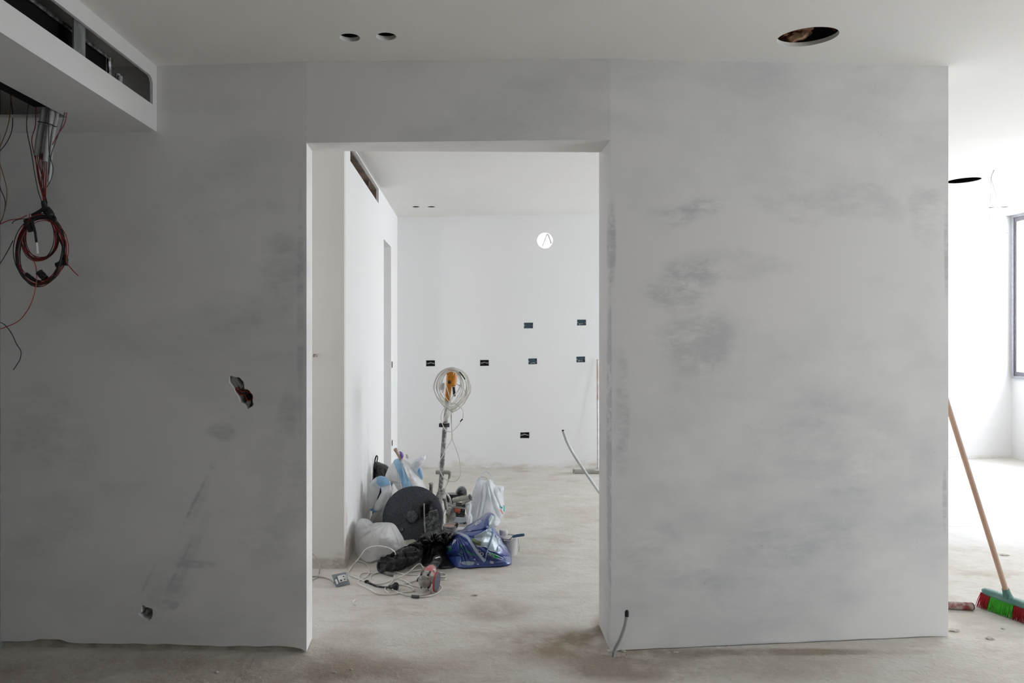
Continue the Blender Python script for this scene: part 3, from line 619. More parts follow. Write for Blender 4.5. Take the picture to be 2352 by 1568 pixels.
def film(name, col, rough=.35, trans=.25, spec=.5, coat=.3, bmp=.5, bscale=40, prn=True, dust=None):
    m, nt, b = newmat(name); b.inputs['Roughness'].default_value = rough; b.inputs['Specular IOR Level'].default_value = spec; b.inputs['Coat Weight'].default_value = coat; b.inputs['Coat Roughness'].default_value = .25
    c = mix(nt, noise_fac(nt, 9, .35, .65, 5), col, tuple(x*.88 for x in col))
    if dust: c = mix(nt, math_(nt, 'MULTIPLY', noise_fac(nt, 22, .48, .66, 6, .7), .7), c, dust)
    if prn:
        a = N(nt, 'ShaderNodeVertexColor', layer_name='print'); c = mix(nt, a.outputs['Alpha'], c, a.outputs['Color'])
    nt.links.new(c, b.inputs['Base Color'])
    if bmp:
        vo = N(nt, 'ShaderNodeTexVoronoi', feature='DISTANCE_TO_EDGE'); vo.inputs['Scale'].default_value = bscale*.55
        tc_ = N(nt, 'ShaderNodeTexCoord'); nz = N(nt, 'ShaderNodeTexNoise'); nz.inputs['Scale'].default_value = bscale*.4; nt.links.new(tc_.outputs['Object'], nz.inputs['Vector'])
        ad = N(nt, 'ShaderNodeVectorMath', operation='MULTIPLY_ADD'); nt.links.new(nz.outputs['Color'], ad.inputs[0]); ad.inputs[1].default_value = (.06, .06, .06); nt.links.new(tc_.outputs['Object'], ad.inputs[2]); nt.links.new(ad.outputs[0], vo.inputs['Vector'])
        bump(nt, math_(nt, 'ADD', vo.outputs['Distance'], math_(nt, 'MULTIPLY', noise_fac(nt, bscale, 0, 1, 4, .6), .35)), b, bmp, .008)
    if trans:
        t = N(nt, 'ShaderNodeBsdfTranslucent'); nt.links.new(c, t.inputs[0]); ms = N(nt, 'ShaderNodeMixShader'); ms.inputs[0].default_value = trans
        nt.links.new(b.outputs[0], ms.inputs[1]); nt.links.new(t.outputs[0], ms.inputs[2]); nt.links.new(ms.outputs[0], nt.nodes['Material Output'].inputs['Surface'])
    return m
M_WFILM = film('white_bag_film', (.94, .93, .92), .4, .42)
M_CFILM = film('sheer_bag_film', (.95, .96, .98), .3, .4)
M_BEIGE = film('beige_sack', (.74, .71, .67), .7, .05, .3, 0)
M_KFILM = film('black_bag_film', (.010, .010, .011), .30, 0, .5, .3, .9, 30, dust=(.07, .07, .07))
M_KMATT = film('black_sleeve', (.025, .025, .026), .5, 0, .4, .1, .9, 30, dust=(.16, .155, .15))
M_BFILM = film('blue_bag_film', (.035, .07, .28), .28, .05, .6, .5, .6, 26)
BLUE = (.38, .62, .84)
z1 = lambda u, v: (780+u/4.127, 1020+v/4.127)
Z1 = lambda L: [z1(*q) for q in L]
zb = lambda u, v: (1000+u/9.8, 1160+v/9.8)
ZB = lambda L: [zb(*q) for q in L]
zs = lambda u, v: (940+u/4.9, 820+v/4.9)
z6 = lambda u, v: (820+u/7.128, 1020+v/7.128)
Z6 = lambda L: [z6(*q) for q in L]
zt = lambda u, v: (960+u/9.8, 1100+v/9.8)

# black rubbish bag against the side wall
b1 = thing('black_rubbish_bag', 'black bin bag leaning on the side wall at the back of the heap', 'bag', (-.60, 5.5, 0))
Bag(Z1([(318, 720), (316, 500), (320, 340), (326, 250), (330, 190), (348, 163), (400, 178), (465, 212), (490, 300), (520, 400), (520, 720)]), z1(405, 400), 5.53, .09, .05, [(*z1(345, 150), 14, .016)], .016, .05, 2, n=110, rings=34).mesh().build('bag_body', M_KFILM, b1)
MB().tube(crom([P(*z1(*q), 5.46) for q in [(336, 235), (334, 190), (338, 140), (352, 108), (360, 125), (354, 165), (352, 200)]], 6), .007, 7, flat=.6).build('bag_handle', M_KFILM, b1)

# white bag with blue bands, tool handles sticking out
b2 = thing('white_blue_bag', 'white plastic bag with a broad blue stripe, top of the heap', 'bag', (-.35, 5.3, 0))
band = Z6([(600, 250), (640, 235), (700, 235), (720, 245), (745, 340), (790, 450), (850, 560), (905, 690), (930, 780), (760, 780), (730, 640), (690, 500), (640, 400), (605, 310)])
Bag(Z6([(455, 550), (480, 460), (530, 360), (590, 290), (620, 250), (700, 228), (770, 245), (850, 300), (900, 360), (960, 440), (1020, 510), (1080, 600), (1110, 660), (1150, 760), (1150, 950), (1100, 1150), (700, 1150), (640, 900), (600, 680), (560, 600), (490, 585)]), z6(800, 640), 5.32, .15, .07, [(*z6(700, 150), 9, .012)], .030, .035, 5, [(band, BLUE)]).mesh().build('bag_body', M_WFILM, b2)
Bag(Z6([(890, 360), (930, 250), (980, 225), (1030, 215), (1060, 175), (1110, 170), (1135, 215), (1110, 280), (1060, 310), (1045, 370), (1070, 440), (1085, 530), (1070, 590), (1010, 540), (950, 470)]), z6(1005, 380), 5.30, .05, .04, [(*z6(1080, 230), 18, .008)], .010, .08, 8, [(Z6([(985, 460), (1010, 400), (1040, 360), (1068, 430), (1085, 530), (1075, 585), (1040, 545)]), BLUE)], n=80, rings=24).mesh().build('bag_ear', M_CFILM, b2)
t = thing('wooden_tool_handle', 'pale wooden tool handle sticking out of the striped bag', 'tool', tuple(P(*z6(720, 250), 5.24)))
MB().tube([P(*z6(625, 80), 5.22), P(*z6(740, 270), 5.30)], .013, 10).build('handle_shaft', simple('beech', (.62, .47, .33), .6, scale=8, stretch=(1, 1, 8)), t)
MB().tube([P(*z6(624, 78), 5.22), P(*z6(640, 104), 5.225)], .0145, 10).build('handle_end', simple('dusty_wood', (.45, .36, .28), .8), t)
t = MB().tube(crom([P(*z6(697, 118), 5.26), P(*z6(725, 150), 5.26), P(*z6(742, 190), 5.26), P(*z6(736, 230), 5.27)], 5), [.006]*4+[.012]*8+[.009]*4, 10, flat=.5)
st('purple_grip', t, simple('purple_plastic', (.25, .10, .55), .4), 'purple plastic grip poking out beside the wooden handle', 'tool')

# beige sack under and behind
mb = Bag(Z6([(215, 1290), (225, 1200), (270, 1120), (330, 1050), (400, 960), (440, 880), (500, 800), (560, 700), (600, 640), (680, 770), (800, 790), (900, 900), (900, 1290), (600, 1330), (300, 1310)]), z6(520, 1080), 5.06, .14, .08, [(*z6(600, 600), 8, .018)], .024, .035, 11).mesh()
tag(mb.build('beige_sack', M_BEIGE, origin=(-.55, 5.1, 0)), 'large beige sack slumped behind the big black disc', 'sack')
# rolled white and blue cloth
pth = crom([P(*z6(255, 1080), 4.93), P(*z6(235, 960), 4.93), P(*z6(270, 800), 4.93), P(*z6(310, 660), 4.93), P(*z6(385, 605), 4.92), P(*z6(455, 660), 4.91), P(*z6(465, 780), 4.90), P(*z6(420, 900), 4.90), P(*z6(340, 1010), 4.90), P(*z6(290, 1075), 4.92)], 6)
rr = [.020+.026*math.sin(PI*i/(len(pth)-1))**.5 for i in range(len(pth))]
mb = MB(); mb.tube(pth, rr, 16, flat=.8)
for j, v in enumerate(mb.v):
    nn = (1-abs(noise.noise(v*16))*2.5)*.010; mb.v[j] = v+Vector((nn, -nn, nn*.5))
    k = j//16
    if 23 <= k <= 31 or k <= 2 or k >= len(pth)-4: mb.col[j] = (*BLUE, 1)
tag(mb.build('rolled_bag', M_WFILM, origin=(-.63, 4.95, .4)), 'white and blue plastic twisted into a loop against the side wall', 'bag')
# white bag in front of the disc
b3 = thing('white_carrier_bag', 'creased plain white bag on the floor at the foot of the side wall', 'bag', (-.57, 4.45, 0))
A_ = Bag(Z1([(150, 780), (172, 730), (208, 705), (240, 728), (265, 765), (340, 752), (470, 748), (522, 766), (552, 805), (580, 855), (602, 890), (625, 955), (647, 1045), (520, 1068), (400, 1090), (285, 1120), (225, 1100), (175, 1060), (155, 990), (145, 880)]), z1(370, 930), 4.50, .19, .15, [(*z1(470, 735), 4, .028)], .060, .022, 14, p1=1.8)
A_.mesh().build('bag_body', M_WFILM, b3)
MB().tube(crom([A_.pt(*z1(*q), 1, .004) for q in [(285, 1105), (340, 1080), (420, 1070), (500, 1055), (560, 1050)]], 5), .012, 8, flat=.5).build('bag_hem', M_WFILM, b3)

# ---------------------------------------------------------------- long-neck sander: disc, yoke, pole, orange motor, coiled cord
def dusty(name, col, dust, rough=.8, sc=60, lo=.46, hi=.62, metal=0, amt=.8):
    m, nt, b = newmat(name); b.inputs['Roughness'].default_value = rough; b.inputs['Metallic'].default_value = metal
    f = math_(nt, 'MULTIPLY', noise_fac(nt, sc, lo, hi, 8, .75), amt); nt.links.new(mix(nt, f, col, dust), b.inputs['Base Color'])
    bump(nt, noise_fac(nt, sc, 0, 1, 6), b, .5, .003); return m
M_PAD = dusty('dusty_black_pad', (.028, .033, .040), (.26, .28, .31), .9, 300, .46, .66)
M_PLST = dusty('dusty_black_plastic', (.015, .016, .018), (.28, .28, .28), .7, 30, .50, .68)
M_POLE = dusty('plaster_spattered_steel', (.16, .16, .15), (.62, .61, .58), .6, 28, .44, .56)
M_GREY = dusty('dusty_grey_casting', (.27, .26, .24), (.55, .53, .49), .8, 25, .45, .6)
M_ORANGE = simple('orange_plastic', (.72, .27, .015), .4, col2=(.62, .22, .02), scale=12)
M_CORD = simple('white_cord', (.84, .82, .76), .5, col2=(.70, .67, .60), scale=12)
sd = thing('drywall_sander', 'upright long sanding machine, orange motor on top, big dusty black disc', 'power tool', (-.32, 4.85, 0))
dc = P(*z1(693, 690), 4.80); ax = Vector((-.10, -.93, .36)).normalized()
prof = [(0, .012)]+[(.205, .012), (.212, .008), (.216, .0), (.216, -.018), (.210, -.028), (0, -.028)]
mb = MB(); mb.lathe([(1e-4, .010), (.05, .011), (.12, .012), (.205, .012), (.213, .007), (.216, -.002), (.216, -.022), (.209, -.030), (1e-4, -.030)], dc, ax, 96, False); mb.build('sanding_disc', M_PAD, sd, smooth=False)
hub = dc+ax*.012
MB().lathe([(1e-4, .022), (.030, .022), (.040, .016), (.044, .006), (.045, 0), (1e-4, 0)], hub, ax, 36, False).build('disc_hub', dusty('dusty_hub', (.03, .036, .042), (.36, .38, .40), .9, 200, .44, .68), sd)
e1 = ax.orthogonal().normalized(); 
def onD(u, v, off=.012):      # the point of the disc's plane seen at (u, v)
    d = P(*z1(u, v), 1)-Vector((0, 0, CH)); o_ = Vector((0, 0, CH)); q = dc+ax*off; return o_+d*((q-o_).dot(ax)/d.dot(ax))
MB().lathe([(1e-4, .012), (.012, .012), (.014, .004), (.015, 0), (1e-4, 0)], onD(590, 808), ax, 18, False).build('disc_screw', dusty('dusty_screw', (.08, .085, .09), (.40, .40, .40), .9, 60), sd)
def prismD(mb, pts, o0, o1):
    f_ = [onD(u, v, o1) for u, v in pts]; b_ = [onD(u, v, o0) for u, v in pts]; k = len(pts)
    mb.add(f_+b_, [list(range(k)), [k+i for i in range(k)][::-1]]+[[i, (i+1) % k, k+(i+1) % k, k+i] for i in range(k)]); return mb
mb = MB(); prismD(mb, [(800, 700), (855, 690), (860, 640), (930, 622), (945, 680), (965, 760), (975, 840), (960, 900), (900, 915), (820, 905), (800, 850)], .014, .065)
mb.build('gear_housing', dusty('dusty_gear_case', (.035, .04, .042), (.32, .33, .33), .8, 45, .44, .66), sd)
mb = MB(); prismD(mb, [(752, 585), (790, 562), (800, 545), (835, 530), (872, 530), (882, 560), (880, 610), (862, 660), (800, 690), (765, 700)], .014, .050); mb.build('yoke_cover', M_PLST, sd)
mb = MB(); prismD(mb, [(766, 598), (794, 582), (794, 680), (768, 690)], .051, .054); prismD(mb, [(806, 575), (850, 560), (850, 640), (806, 672)], .051, .054); mb.build('cover_window', M_BLACK, sd)
MB().tube([onD(800, 560, .068), onD(805, 760, .075), onD(815, 870, .07)], .0048, 8).build('guide_rod', M_GREY, sd)
MB().tube([onD(802, 700, .07), onD(850, 680, .07), onD(850, 640, .07), onD(925, 620, .07)], .0032, 6).build('wire_bracket', M_GREY, sd)
mb = MB(); mb.tube([onD(790, 840, .03), onD(795, 880, .05), onD(880, 890, .05), onD(950, 860, .03)], .016, 8); mb.build('lower_yoke', M_PLST, sd)
py_ = 4.88
pole = [P(1012, 1128, py_), P(1016, 1060, py_), P(1021, 990, py_), P(1026, 940, py_), P(1029, 905, py_)]
MB().tube(pole, [.0175, .0165, .0165, .0165, .015], 16).build('pole', M_POLE, sd)
MB().box(P(1020.5, 976, py_), (.075, .05, .024), None, .004).build('clamp_collar', M_PLST, sd)
mb = MB(); mb.box(P(1017, 1084, py_-.01), (.10, .05, .022), None, .004); mb.tube([P(1032, 1083, py_-.02), P(1033, 1092, py_-.03), P(1029, 1106, py_-.03)], [.012, .009, .005], 8); mb.build('side_handle', M_GREY, sd)
mb = MB(); mb.tube([P(1015, 1122, py_), P(1014, 1132, py_)], .028, 14); mb.tube([P(1014, 1132, py_), P(1012, 1146, py_-.02)], .033, 14); mb.build('pole_socket', M_GREY, sd)
mb = MB()
for (a, b_) in (((1006, 1136), (1002, 1172)), ((1020, 1136), (1026, 1170))): mb.tube([P(*a, py_), P((a[0]+b_[0])/2, (a[1]+b_[1])/2, py_-.02), P(*b_, py_-.03)], [.014, .012, .012], 8)
mb.build('yoke_fork', M_GREY, sd)
MB().tube([P(1011, 1140, py_-.03), P(1010, 1160, py_-.05), P(1012, 1185, py_-.04), P(1008, 1238, py_-.10)], [.016, .020, .022, .018], 12).build('lower_tube', M_GREY, sd)
mb = MB(); o2 = [zs(*q) for q in [(425, 165), (440, 140), (470, 132), (520, 145), (538, 170), (540, 230), (525, 320), (492, 332), (478, 350), (470, 420), (455, 500), (400, 500), (403, 420), (412, 320), (418, 220)]]
Bag(o2, zs(455, 280), py_, .042, .042, crumple=0, n=90, rings=22, zmin=0, p1=4).mesh(mb); mb.col = {}; mb.build('motor_housing', M_ORANGE, sd)
MB().lathe([(1e-4, .02), (.020, .02), (.026, .012), (.027, 0), (1e-4, 0)], P(*zs(463, 180), py_-.038), (0, -1, 0), 24, False).build('motor_cap', M_ORANGE, sd)
MB().box(P(*zs(452, 280), py_-.046), (.020, .016, .020), None, .002).build('power_switch', M_PLST, sd)
MB().box(P(*zs(460, 134), py_-.02), (.018, .03, .012), None, .002).build('top_latch', M_PLST, sd)
MB().box(P(*zs(455, 215), py_-.046), (.010, .010, .008)).build('vent_slot', M_PLST, sd)
MB().tube([P(*zs(500, 335), py_-.03), P(*zs(508, 440), py_-.03)], [.010, .009], 10).build('cord_guard', M_PLST, sd)
# the cord: loops hung over the motor, then down the pole
def S3(L, Y=py_-.05): return crom([P(*zs(u, v), Y+(q[0] if q else 0)) for (u, v, *q) in L], 8)
rings_ = [(275, 695, 120, 580), (300, 640, 135, 560), (285, 655, 128, 600), (335, 610, 150, 540), (360, 580, 150, 520), (320, 690, 125, 610), (345, 600, 160, 630), (270, 665, 118, 575)]
cordmb = MB()
for i, (l_, r_, t_, b_) in enumerate(rings_):
    pts = []
    for j in range(16):
        a = 2*PI*j/16-PI/2; k = math.sin(a); wv = 1-.0*k; cx0 = (l_+r_)/2+6*math.sin(i*2.1)
        tip = 1 if k < .2 else 1-.45*((k-.2)/.8)
        pts.append((cx0+(math.cos(a)*(r_-l_)/2)*tip, (t_+b_)/2+k*(b_-t_)/2, .012*math.sin(a*2+i)-.004*i))
    cordmb.tube(crom([P(*zs(u, v), py_-.055+q) for u, v, q in pts], 5, True), .0034, 6, closed=True)
for L in ([(405, 560), (370, 620), (358, 680), (375, 760), (420, 828), (480, 835), (550, 770), (600, 690), (608, 610), (575, 560), (520, 540)],
          [(410, 300), (440, 400), (465, 500), (480, 600), (475, 720), (482, 840), (484, 900), (455, 970), (415, 1035), (375, 1110), (340, 1180), (338, 1240), (360, 1310), (400, 1365), (470, 1395), (530, 1390), (572, 1330), (578, 1240), (560, 1130), (520, 1010), (484, 910), (478, 800), (468, 660), (470, 560)],
          [(470, 480), (500, 430), (560, 360), (580, 250), (560, 180), (500, 140)], [(530, 300), (600, 350), (650, 430), (620, 520), (530, 600), (470, 610)], [(470, 520), (560, 520), (650, 450), (690, 380), (650, 280), (560, 170)]):
    cordmb.tube(S3(L), .0034, 6)
cordmb.build('cord', M_CORD, sd)
MB().tube(S3([(450, 1370, -.02), (430, 1420), (400, 1500), (440, 1560)]), .0034, 6).build('cord_tail', M_CORD, sd)
mb = MB().box(P(*zs(377, 330), py_-.07), (.028, .03, .05), None, .006); mb.build('cord_plug', simple('grey_white_plastic', (.62, .62, .58), .5), sd)
mb = MB(); [mb.tube([P(*zs(378+k, 360), py_-.07), P(*zs(380+k, 398), py_-.07)], .0025, 6) for k in (-8, 6)]; mb.build('plug_pins', M_GALV, sd)
MB().tube(S3([(565, 165, -.02), (600, 205, -.02), (628, 250, -.02)]), .0045, 6).build('tape_joint', M_TAPE, sd)
MB().tube(S3([(575, 725, -.0), (600, 695, .0)]), .0048, 6).build('tape_joint', M_TAPE, sd)
mb = MB()
for i in range(6): mb.tube(crom([P(*zs(380+i*4, 730-i*12), py_-.015), P(*zs(415, 700-i*14), py_-.03), P(*zs(455-i*3, 660-i*16), py_-.015)], 5), .0035, 5)
mb.build('cord_lashing', M_CORD, sd)

# ---------------------------------------------------------------- clutter behind and beside the disc
def objst(name, mb, mat, lab, cat, **k): return st(name, mb, mat, lab, cat, **k)
t = thing('metal_pipe_end', 'rusty grey pipe standing upright between the disc and the pole', 'pipe', tuple(P(*zt(292, 400), 5.05)))
MB().tube([P(989.5, 1214, 5.05), P(*zt(295, 130), 5.05)], .0135, 14).build('pipe_body', dusty('rusty_pipe', (.20, .17, .15), (.42, .40, .38), .6, 22, .4, .6, .3), t)
MB().lathe([(.014, 0), (.0175, .003), (.0175, .012), (.012, .016), (1e-4, .016)], P(*zt(296, 130), 5.05), (0, 0, 1), 20, False).build('pipe_cap', M_GREY, t)
b4 = thing('black_sleeve_bag', 'black plastic bag with a rounded glossy end behind the roller sleeve', 'bag', (-.1, 5.15, 0))
Bag([zt(*q) for q in [(820, 330), (860, 260), (900, 200), (960, 165), (1030, 165), (1080, 210), (1100, 270), (1095, 360), (1040, 400), (960, 420), (880, 500), (860, 560), (640, 560), (590, 460), (590, 330), (680, 350), (740, 330)]], zt(900, 360), 5.20, .09, .07, [(*zt(800, 340), 12, .014)], .010, .07, 21, n=100, rings=30).mesh().build('bag_body', M_KFILM, b4)
t = thing('tool_case', 'open black tool case with a red tool inside, behind the blue bag', 'case', (-.05, 5.0, 0))
MB().box(P(*zt(930, 690), 5.03), (.085, .13, .075), Matrix.Rotation(.08, 3, 'Y'), .006).build('case_body', M_PLST, t)
MB().box(P(*zt(930, 595), 5.03), (.095, .14, .012), Matrix.Rotation(.10, 3, 'Y'), .004).build('case_rim', M_GREY, t)
MB().tube([P(*zt(830, 700), 4.955), P(*zt(960, 710), 4.955)], [.016, .013], 12).tube([P(*zt(900, 700), 4.955), P(*zt(925, 770), 4.95)], [.012, .007], 10).build('red_tool', simple('red_tool_plastic', (.42, .09, .05), .5, scale=20), t)
t = thing('roller_sleeve', 'white paint roller sleeve with a ragged end lying on the clutter', 'paint roller', tuple(P(*zt(1000, 430), 5.0)))
mb = MB(); pth = crom([P(*zt(790, 480), 5.0), P(*zt(900, 455), 4.99), P(*zt(1050, 425), 4.98), P(*zt(1170, 402), 4.97)], 8)
mb.tube(pth, [.017+.003*R.random() for _ in pth], 14); mb.build('sleeve_nap', simple('roller_nap', (.62, .60, .55), .95, bmp=.8, bscale=50), t)
d_ = (P(*zt(1170, 402), 4.97)-P(*zt(1050, 425), 4.98)).normalized()
MB().lathe([(.019, -.004), (.020, .004), (.012, .005), (.011, -.01), (1e-4, -.01)], P(*zt(1172, 402), 4.97), d_, 20, False).build('sleeve_core', M_PLST, t)
mb = MB().box(P(*zt(1110, 480), 5.02), (.085, .10, .006), Matrix.Rotation(-.45, 3, 'Y')); objst('steel_float', mb, M_GREY, 'steel plastering float leaning below the roller sleeve', 'trowel')
b5 = Bag([zt(*q) for q in [(1070, 640), (1080, 570), (1130, 530), (1200, 545), (1210, 620), (1190, 760), (1230, 860), (1200, 1000), (1120, 1030), (1080, 930), (1110, 840), (1090, 740)]], zt(1140, 760), 5.02, .06, .05, [(*zt(1200, 540), 10, .01)], .008, .08, 23, n=80, rings=22)
tag(b5.mesh().build('sheer_bag', M_CFILM, origin=(.05, 5.0, 0)), 'small crumpled sheer bag beside the tool case', 'bag')
t = thing('dustpan', 'grey-blue plastic tray flat on the floor before the tool case', 'tray', tuple(G(1055, 1197)))
c0 = G(1052, 1196)
mb = MB(); q = [G(*zt(720, 1010)), G(*zt(1110, 1010)), G(*zt(1070, 835)), G(*zt(770, 835))]; up = [p_+Vector((0, 0, .012)) for p_ in q]
mb.add(q+up, [[0, 1, 2, 3], [7, 6, 5, 4], [0, 1, 5, 4], [1, 2, 6, 5], [2, 3, 7, 6], [3, 0, 4, 7]]); mb.build('tray_base', simple('grey_blue_plastic', (.27, .33, .38), .5, col2=(.36, .41, .45), scale=14), t)
mb = MB(); mb.tube([up[0], up[3], up[2], up[1]], .006, 6); mb.build('tray_rim', simple('grey_blue_rim', (.40, .44, .47), .5), t)
MB().tube([G(*zt(1030, 1000), .018), G(*zt(1130, 955), .03)], [.007, .005], 8).build('tray_handle', M_PLST, t)
t = thing('dust_hose', 'grey corrugated hose and shroud curled beside the yoke of the sander', 'hose', (-.2, 4.95, .1))
pth = crom([P(*zt(*q), 5.0) for q in [(600, 330), (680, 370), (730, 470), (740, 580), (735, 640)]], 8); MB().tube(pth, .008, 8).build('hose_cable', M_CORD, t)
pth = crom([P(*zt(*q), 4.98) for q in [(640, 600), (700, 620), (760, 700), (780, 800), (740, 900), (690, 960)]], 10)
MB().tube(pth, [.026+.003*(i % 2) for i in range(len(pth))], 14).build('hose_body', M_GREY, t)
mb = MB(); pp = [P(*zt(u, v), 4.91) for u, v in [(620, 750), (680, 640), (755, 650), (710, 810)]]; mb.add(pp+[p_+Vector((0, .03, 0)) for p_ in pp], [[0, 1, 2, 3], [7, 6, 5, 4], [0, 1, 5, 4], [1, 2, 6, 5], [2, 3, 7, 6], [3, 0, 4, 7]]); mb.build('hose_clamp', simple('pale_grey_plastic', (.50, .50, .49), .6), t)
# masking tape roll
t = thing('tape_roll', 'white ring of tape standing against the disc, below the pole', 'tape', tuple(P(*zt(630, 1010), 4.9)))
axr = Vector((.93, -.36, .1)).normalized()
MB().lathe([(.062, -.012), (.068, -.012), (.068, .012), (.062, .012), (.045, .012), (.045, -.012), (.062, -.012)], P(*zt(625, 890), 4.92), axr, 40, False).build('tape_ring', simple('white_tape_ring', (.70, .69, .65), .6), t)
MB().lathe([(.0445, -.013), (.0445, .013), (.041, .013), (.041, -.013), (.0445, -.013)], P(*zt(625, 890), 4.92), axr, 40, False).build('tape_core', simple('card_core', (.50, .46, .38), .8), t)
# tin with brush, white box
t = thing('paint_tin', 'dirty open paint tin with a brush handle across its rim', 'tin', tuple(P(*zt(720, 1170), 4.62)))
pc = P(*zt(725, 1050), 4.62); MB().lathe([(1e-4, -.15), (.048, -.15), (.050, 0), (.053, .004), (.050, .008), (.046, .004), (.045, -.02), (1e-4, -.02)], pc, (0, 0, 1), 32, False).build('tin_body', dusty('paint_crusted_tin', (.40, .36, .32), (.62, .58, .52), .7, 20), t)
MB().lathe([(1e-4, .003), (.045, .003), (.045, -.01), (1e-4, -.01)], pc+Vector((0, 0, -.004)), (0, 0, 1), 28, False).build('dried_paint', simple('dried_paint', (.42, .30, .27), .8), t)
MB().tube([P(*zt(850, 1070), 4.60), P(*zt(900, 1000), 4.60), P(*zt(915, 970), 4.60)], [.012, .010, .006], 10).build('brush_handle', simple('brush_varnish', (.05, .03, .02), .3, col2=(.6, .5, .4), lo=.55, hi=.6), t)
t = thing('white_tub', 'small white plastic tub tucked behind the corner of the blue bag', 'tub', tuple(P(1054, 1235, 4.72)))
MB().box(P(1054, 1224, 4.72), (.07, .07, .07), None, .008).build('tub_body', simple('white_tub_plastic', (.74, .75, .76), .4), t)
MB().box(P(1054, 1216, 4.72), (.076, .076, .01), None, .003).build('tub_lid', simple('white_lid', (.80, .81, .82), .4), t)

# ---------------------------------------------------------------- sheer white carrier bag on the right
b6 = thing('sheer_carrier_bag', 'sheer white carrier bag with looped handles, standing alone on the floor', 'bag', (.15, 5.15, 0))
TEAL = (.10, .62, .55); PINK = (.85, .25, .28)
Bag(Z1([(1205, 700), (1215, 660), (1245, 560), (1262, 450), (1290, 380), (1320, 345), (1350, 340), (1385, 345), (1420, 330), (1450, 350), (1480, 390), (1556, 402), (1552, 480), (1562, 560), (1572, 620), (1560, 665), (1535, 720), (1492, 775), (1420, 770), (1340, 762), (1240, 752)]), z1(1400, 570), 5.25, .14, .12, [(*z1(1380, 230), 10, .035)], .022, .035, 31,
    [(Z1([(1515, 575), (1530, 600), (1545, 590), (1540, 610), (1520, 605)]), (.05, .12, .10)), (Z1([(1550, 575), (1568, 580), (1568, 640), (1552, 635)]), TEAL), (Z1([(1515, 615), (1530, 612), (1555, 655), (1545, 665)]), PINK), (Z1([(1520, 595), (1530, 585), (1536, 600), (1526, 608)]), TEAL)], n=300, rings=110).mesh().build('bag_body', M_CFILM, b6)
for L in ([(1290, 420), (1300, 360), (1325, 322), (1360, 308), (1395, 330), (1408, 380), (1412, 440)], [(1325, 370), (1340, 310), (1362, 270), (1388, 258), (1420, 275), (1445, 320), (1458, 370)]):
    MB().tube(crom([P(*z1(*q), 5.17) for q in L], 7), .0085, 8, flat=.35).build('bag_handle', M_CFILM, b6)

# ---------------------------------------------------------------- white tub with scraper
t = thing('plastic_bucket', 'small white bucket half hidden behind the blue bag', 'bucket', tuple(G(1172, 1277)))
g0 = G(1170, 1277)+Vector((0, .055, 0)); mb = MB().lathe([(1e-4, 0), (.052, 0), (.056, .10), (.060, .104), (.060, .112), (.056, .113), (.054, .105), (1e-4, .104)], g0, (0, 0, 1), 32, False); mb.build('bucket_body', simple('off_white_pail', (.74, .71, .70), .5, scale=10), t)
MB().tube(crom([g0+Vector((.060, 0, .10)), g0+Vector((.066, -.02, .06)), g0+Vector((.062, -.03, .02))], 6), .002, 6).build('bucket_bail', M_GALV, t)
t = thing('plastic_cup', 'white plastic lid stacked on the bucket behind the scraper', 'lid', tuple(g0+Vector((-.035, .02, .117))))
MB().lathe([(1e-4, 0), (.026, 0), (.027, .004), (.027, .03), (.024, .034), (1e-4, .034)], g0+Vector((-.035, .02, .117)), (0, 0, 1), 28, False).build('lid_body', simple('white_lid_plastic', (.80, .77, .76), .45), t)
MB().lathe([(.0272, .010), (.0282, .011), (.0282, .013), (.0272, .014)], g0+Vector((-.035, .02, .117)), (0, 0, 1), 28, False).build('lid_rib', simple('lid_rib_plastic', (.72, .69, .68), .5), t)
t = thing('plaster_scraper', 'plaster scraper with a blue handle resting across the small bucket', 'scraper', tuple(P(*zb(1700, 760), 4.42)))
sY = 4.42; mb = MB().tube([P(*zb(1735, 712), sY), P(*zb(1830, 685), sY), P(*zb(1960, 668), sY), P(*zb(2005, 662), sY)], [.007, .0095, .0095, .007], 12); mb.build('scraper_handle', simple('blue_grip', (.05, .13, .22), .4, scale=12), t)
MB().tube([P(*zb(1735, 712), sY), P(*zb(1680, 765), sY), P(*zb(1640, 800), sY)], .0035, 8).build('scraper_tang', M_GALV, t)
mb = MB(); q = [P(*zb(1530, 800), sY-.03), P(*zb(1650, 812), sY-.03), P(*zb(1690, 770), sY+.04), P(*zb(1580, 775), sY+.04)]; mb.add(q+[a+Vector((0, 0, .003)) for a in q], [[0, 1, 2, 3], [7, 6, 5, 4], [0, 1, 5, 4], [1, 2, 6, 5], [2, 3, 7, 6], [3, 0, 4, 7]]); mb.build('scraper_blade', M_GALV, t)

# ---------------------------------------------------------------- black bin bag crumpled in front
b7 = thing('crumpled_bin_bag', 'crumpled black bin bag trailing a long twisted tail across the floor', 'bag', (-.3, 4.35, 0))
Bag(Z1([(762, 1130), (785, 1010), (815, 930), (880, 895), (980, 890), (1015, 950), (1005, 1020), (1045, 1085), (1095, 1160), (1010, 1176), (940, 1178), (850, 1160)]), z1(905, 1030), 4.46, .11, .10, [(*z1(880, 860), 9, .012)], .030, .03, 41).mesh().build('bag_body', M_KFILM, b7)
Bag(Z1([(756, 885), (795, 855), (880, 832), (950, 845), (1000, 815), (1050, 810), (1090, 850), (1075, 905), (1015, 950), (960, 930), (880, 925), (830, 1000), (815, 940), (775, 930)]), z1(910, 890), 4.40, .07, .06, [(*z1(900, 1000), 11, .03)], .075, .085, 44, n=260, rings=80, p1=1.6).mesh().build('bag_neck', M_KMATT, b7)
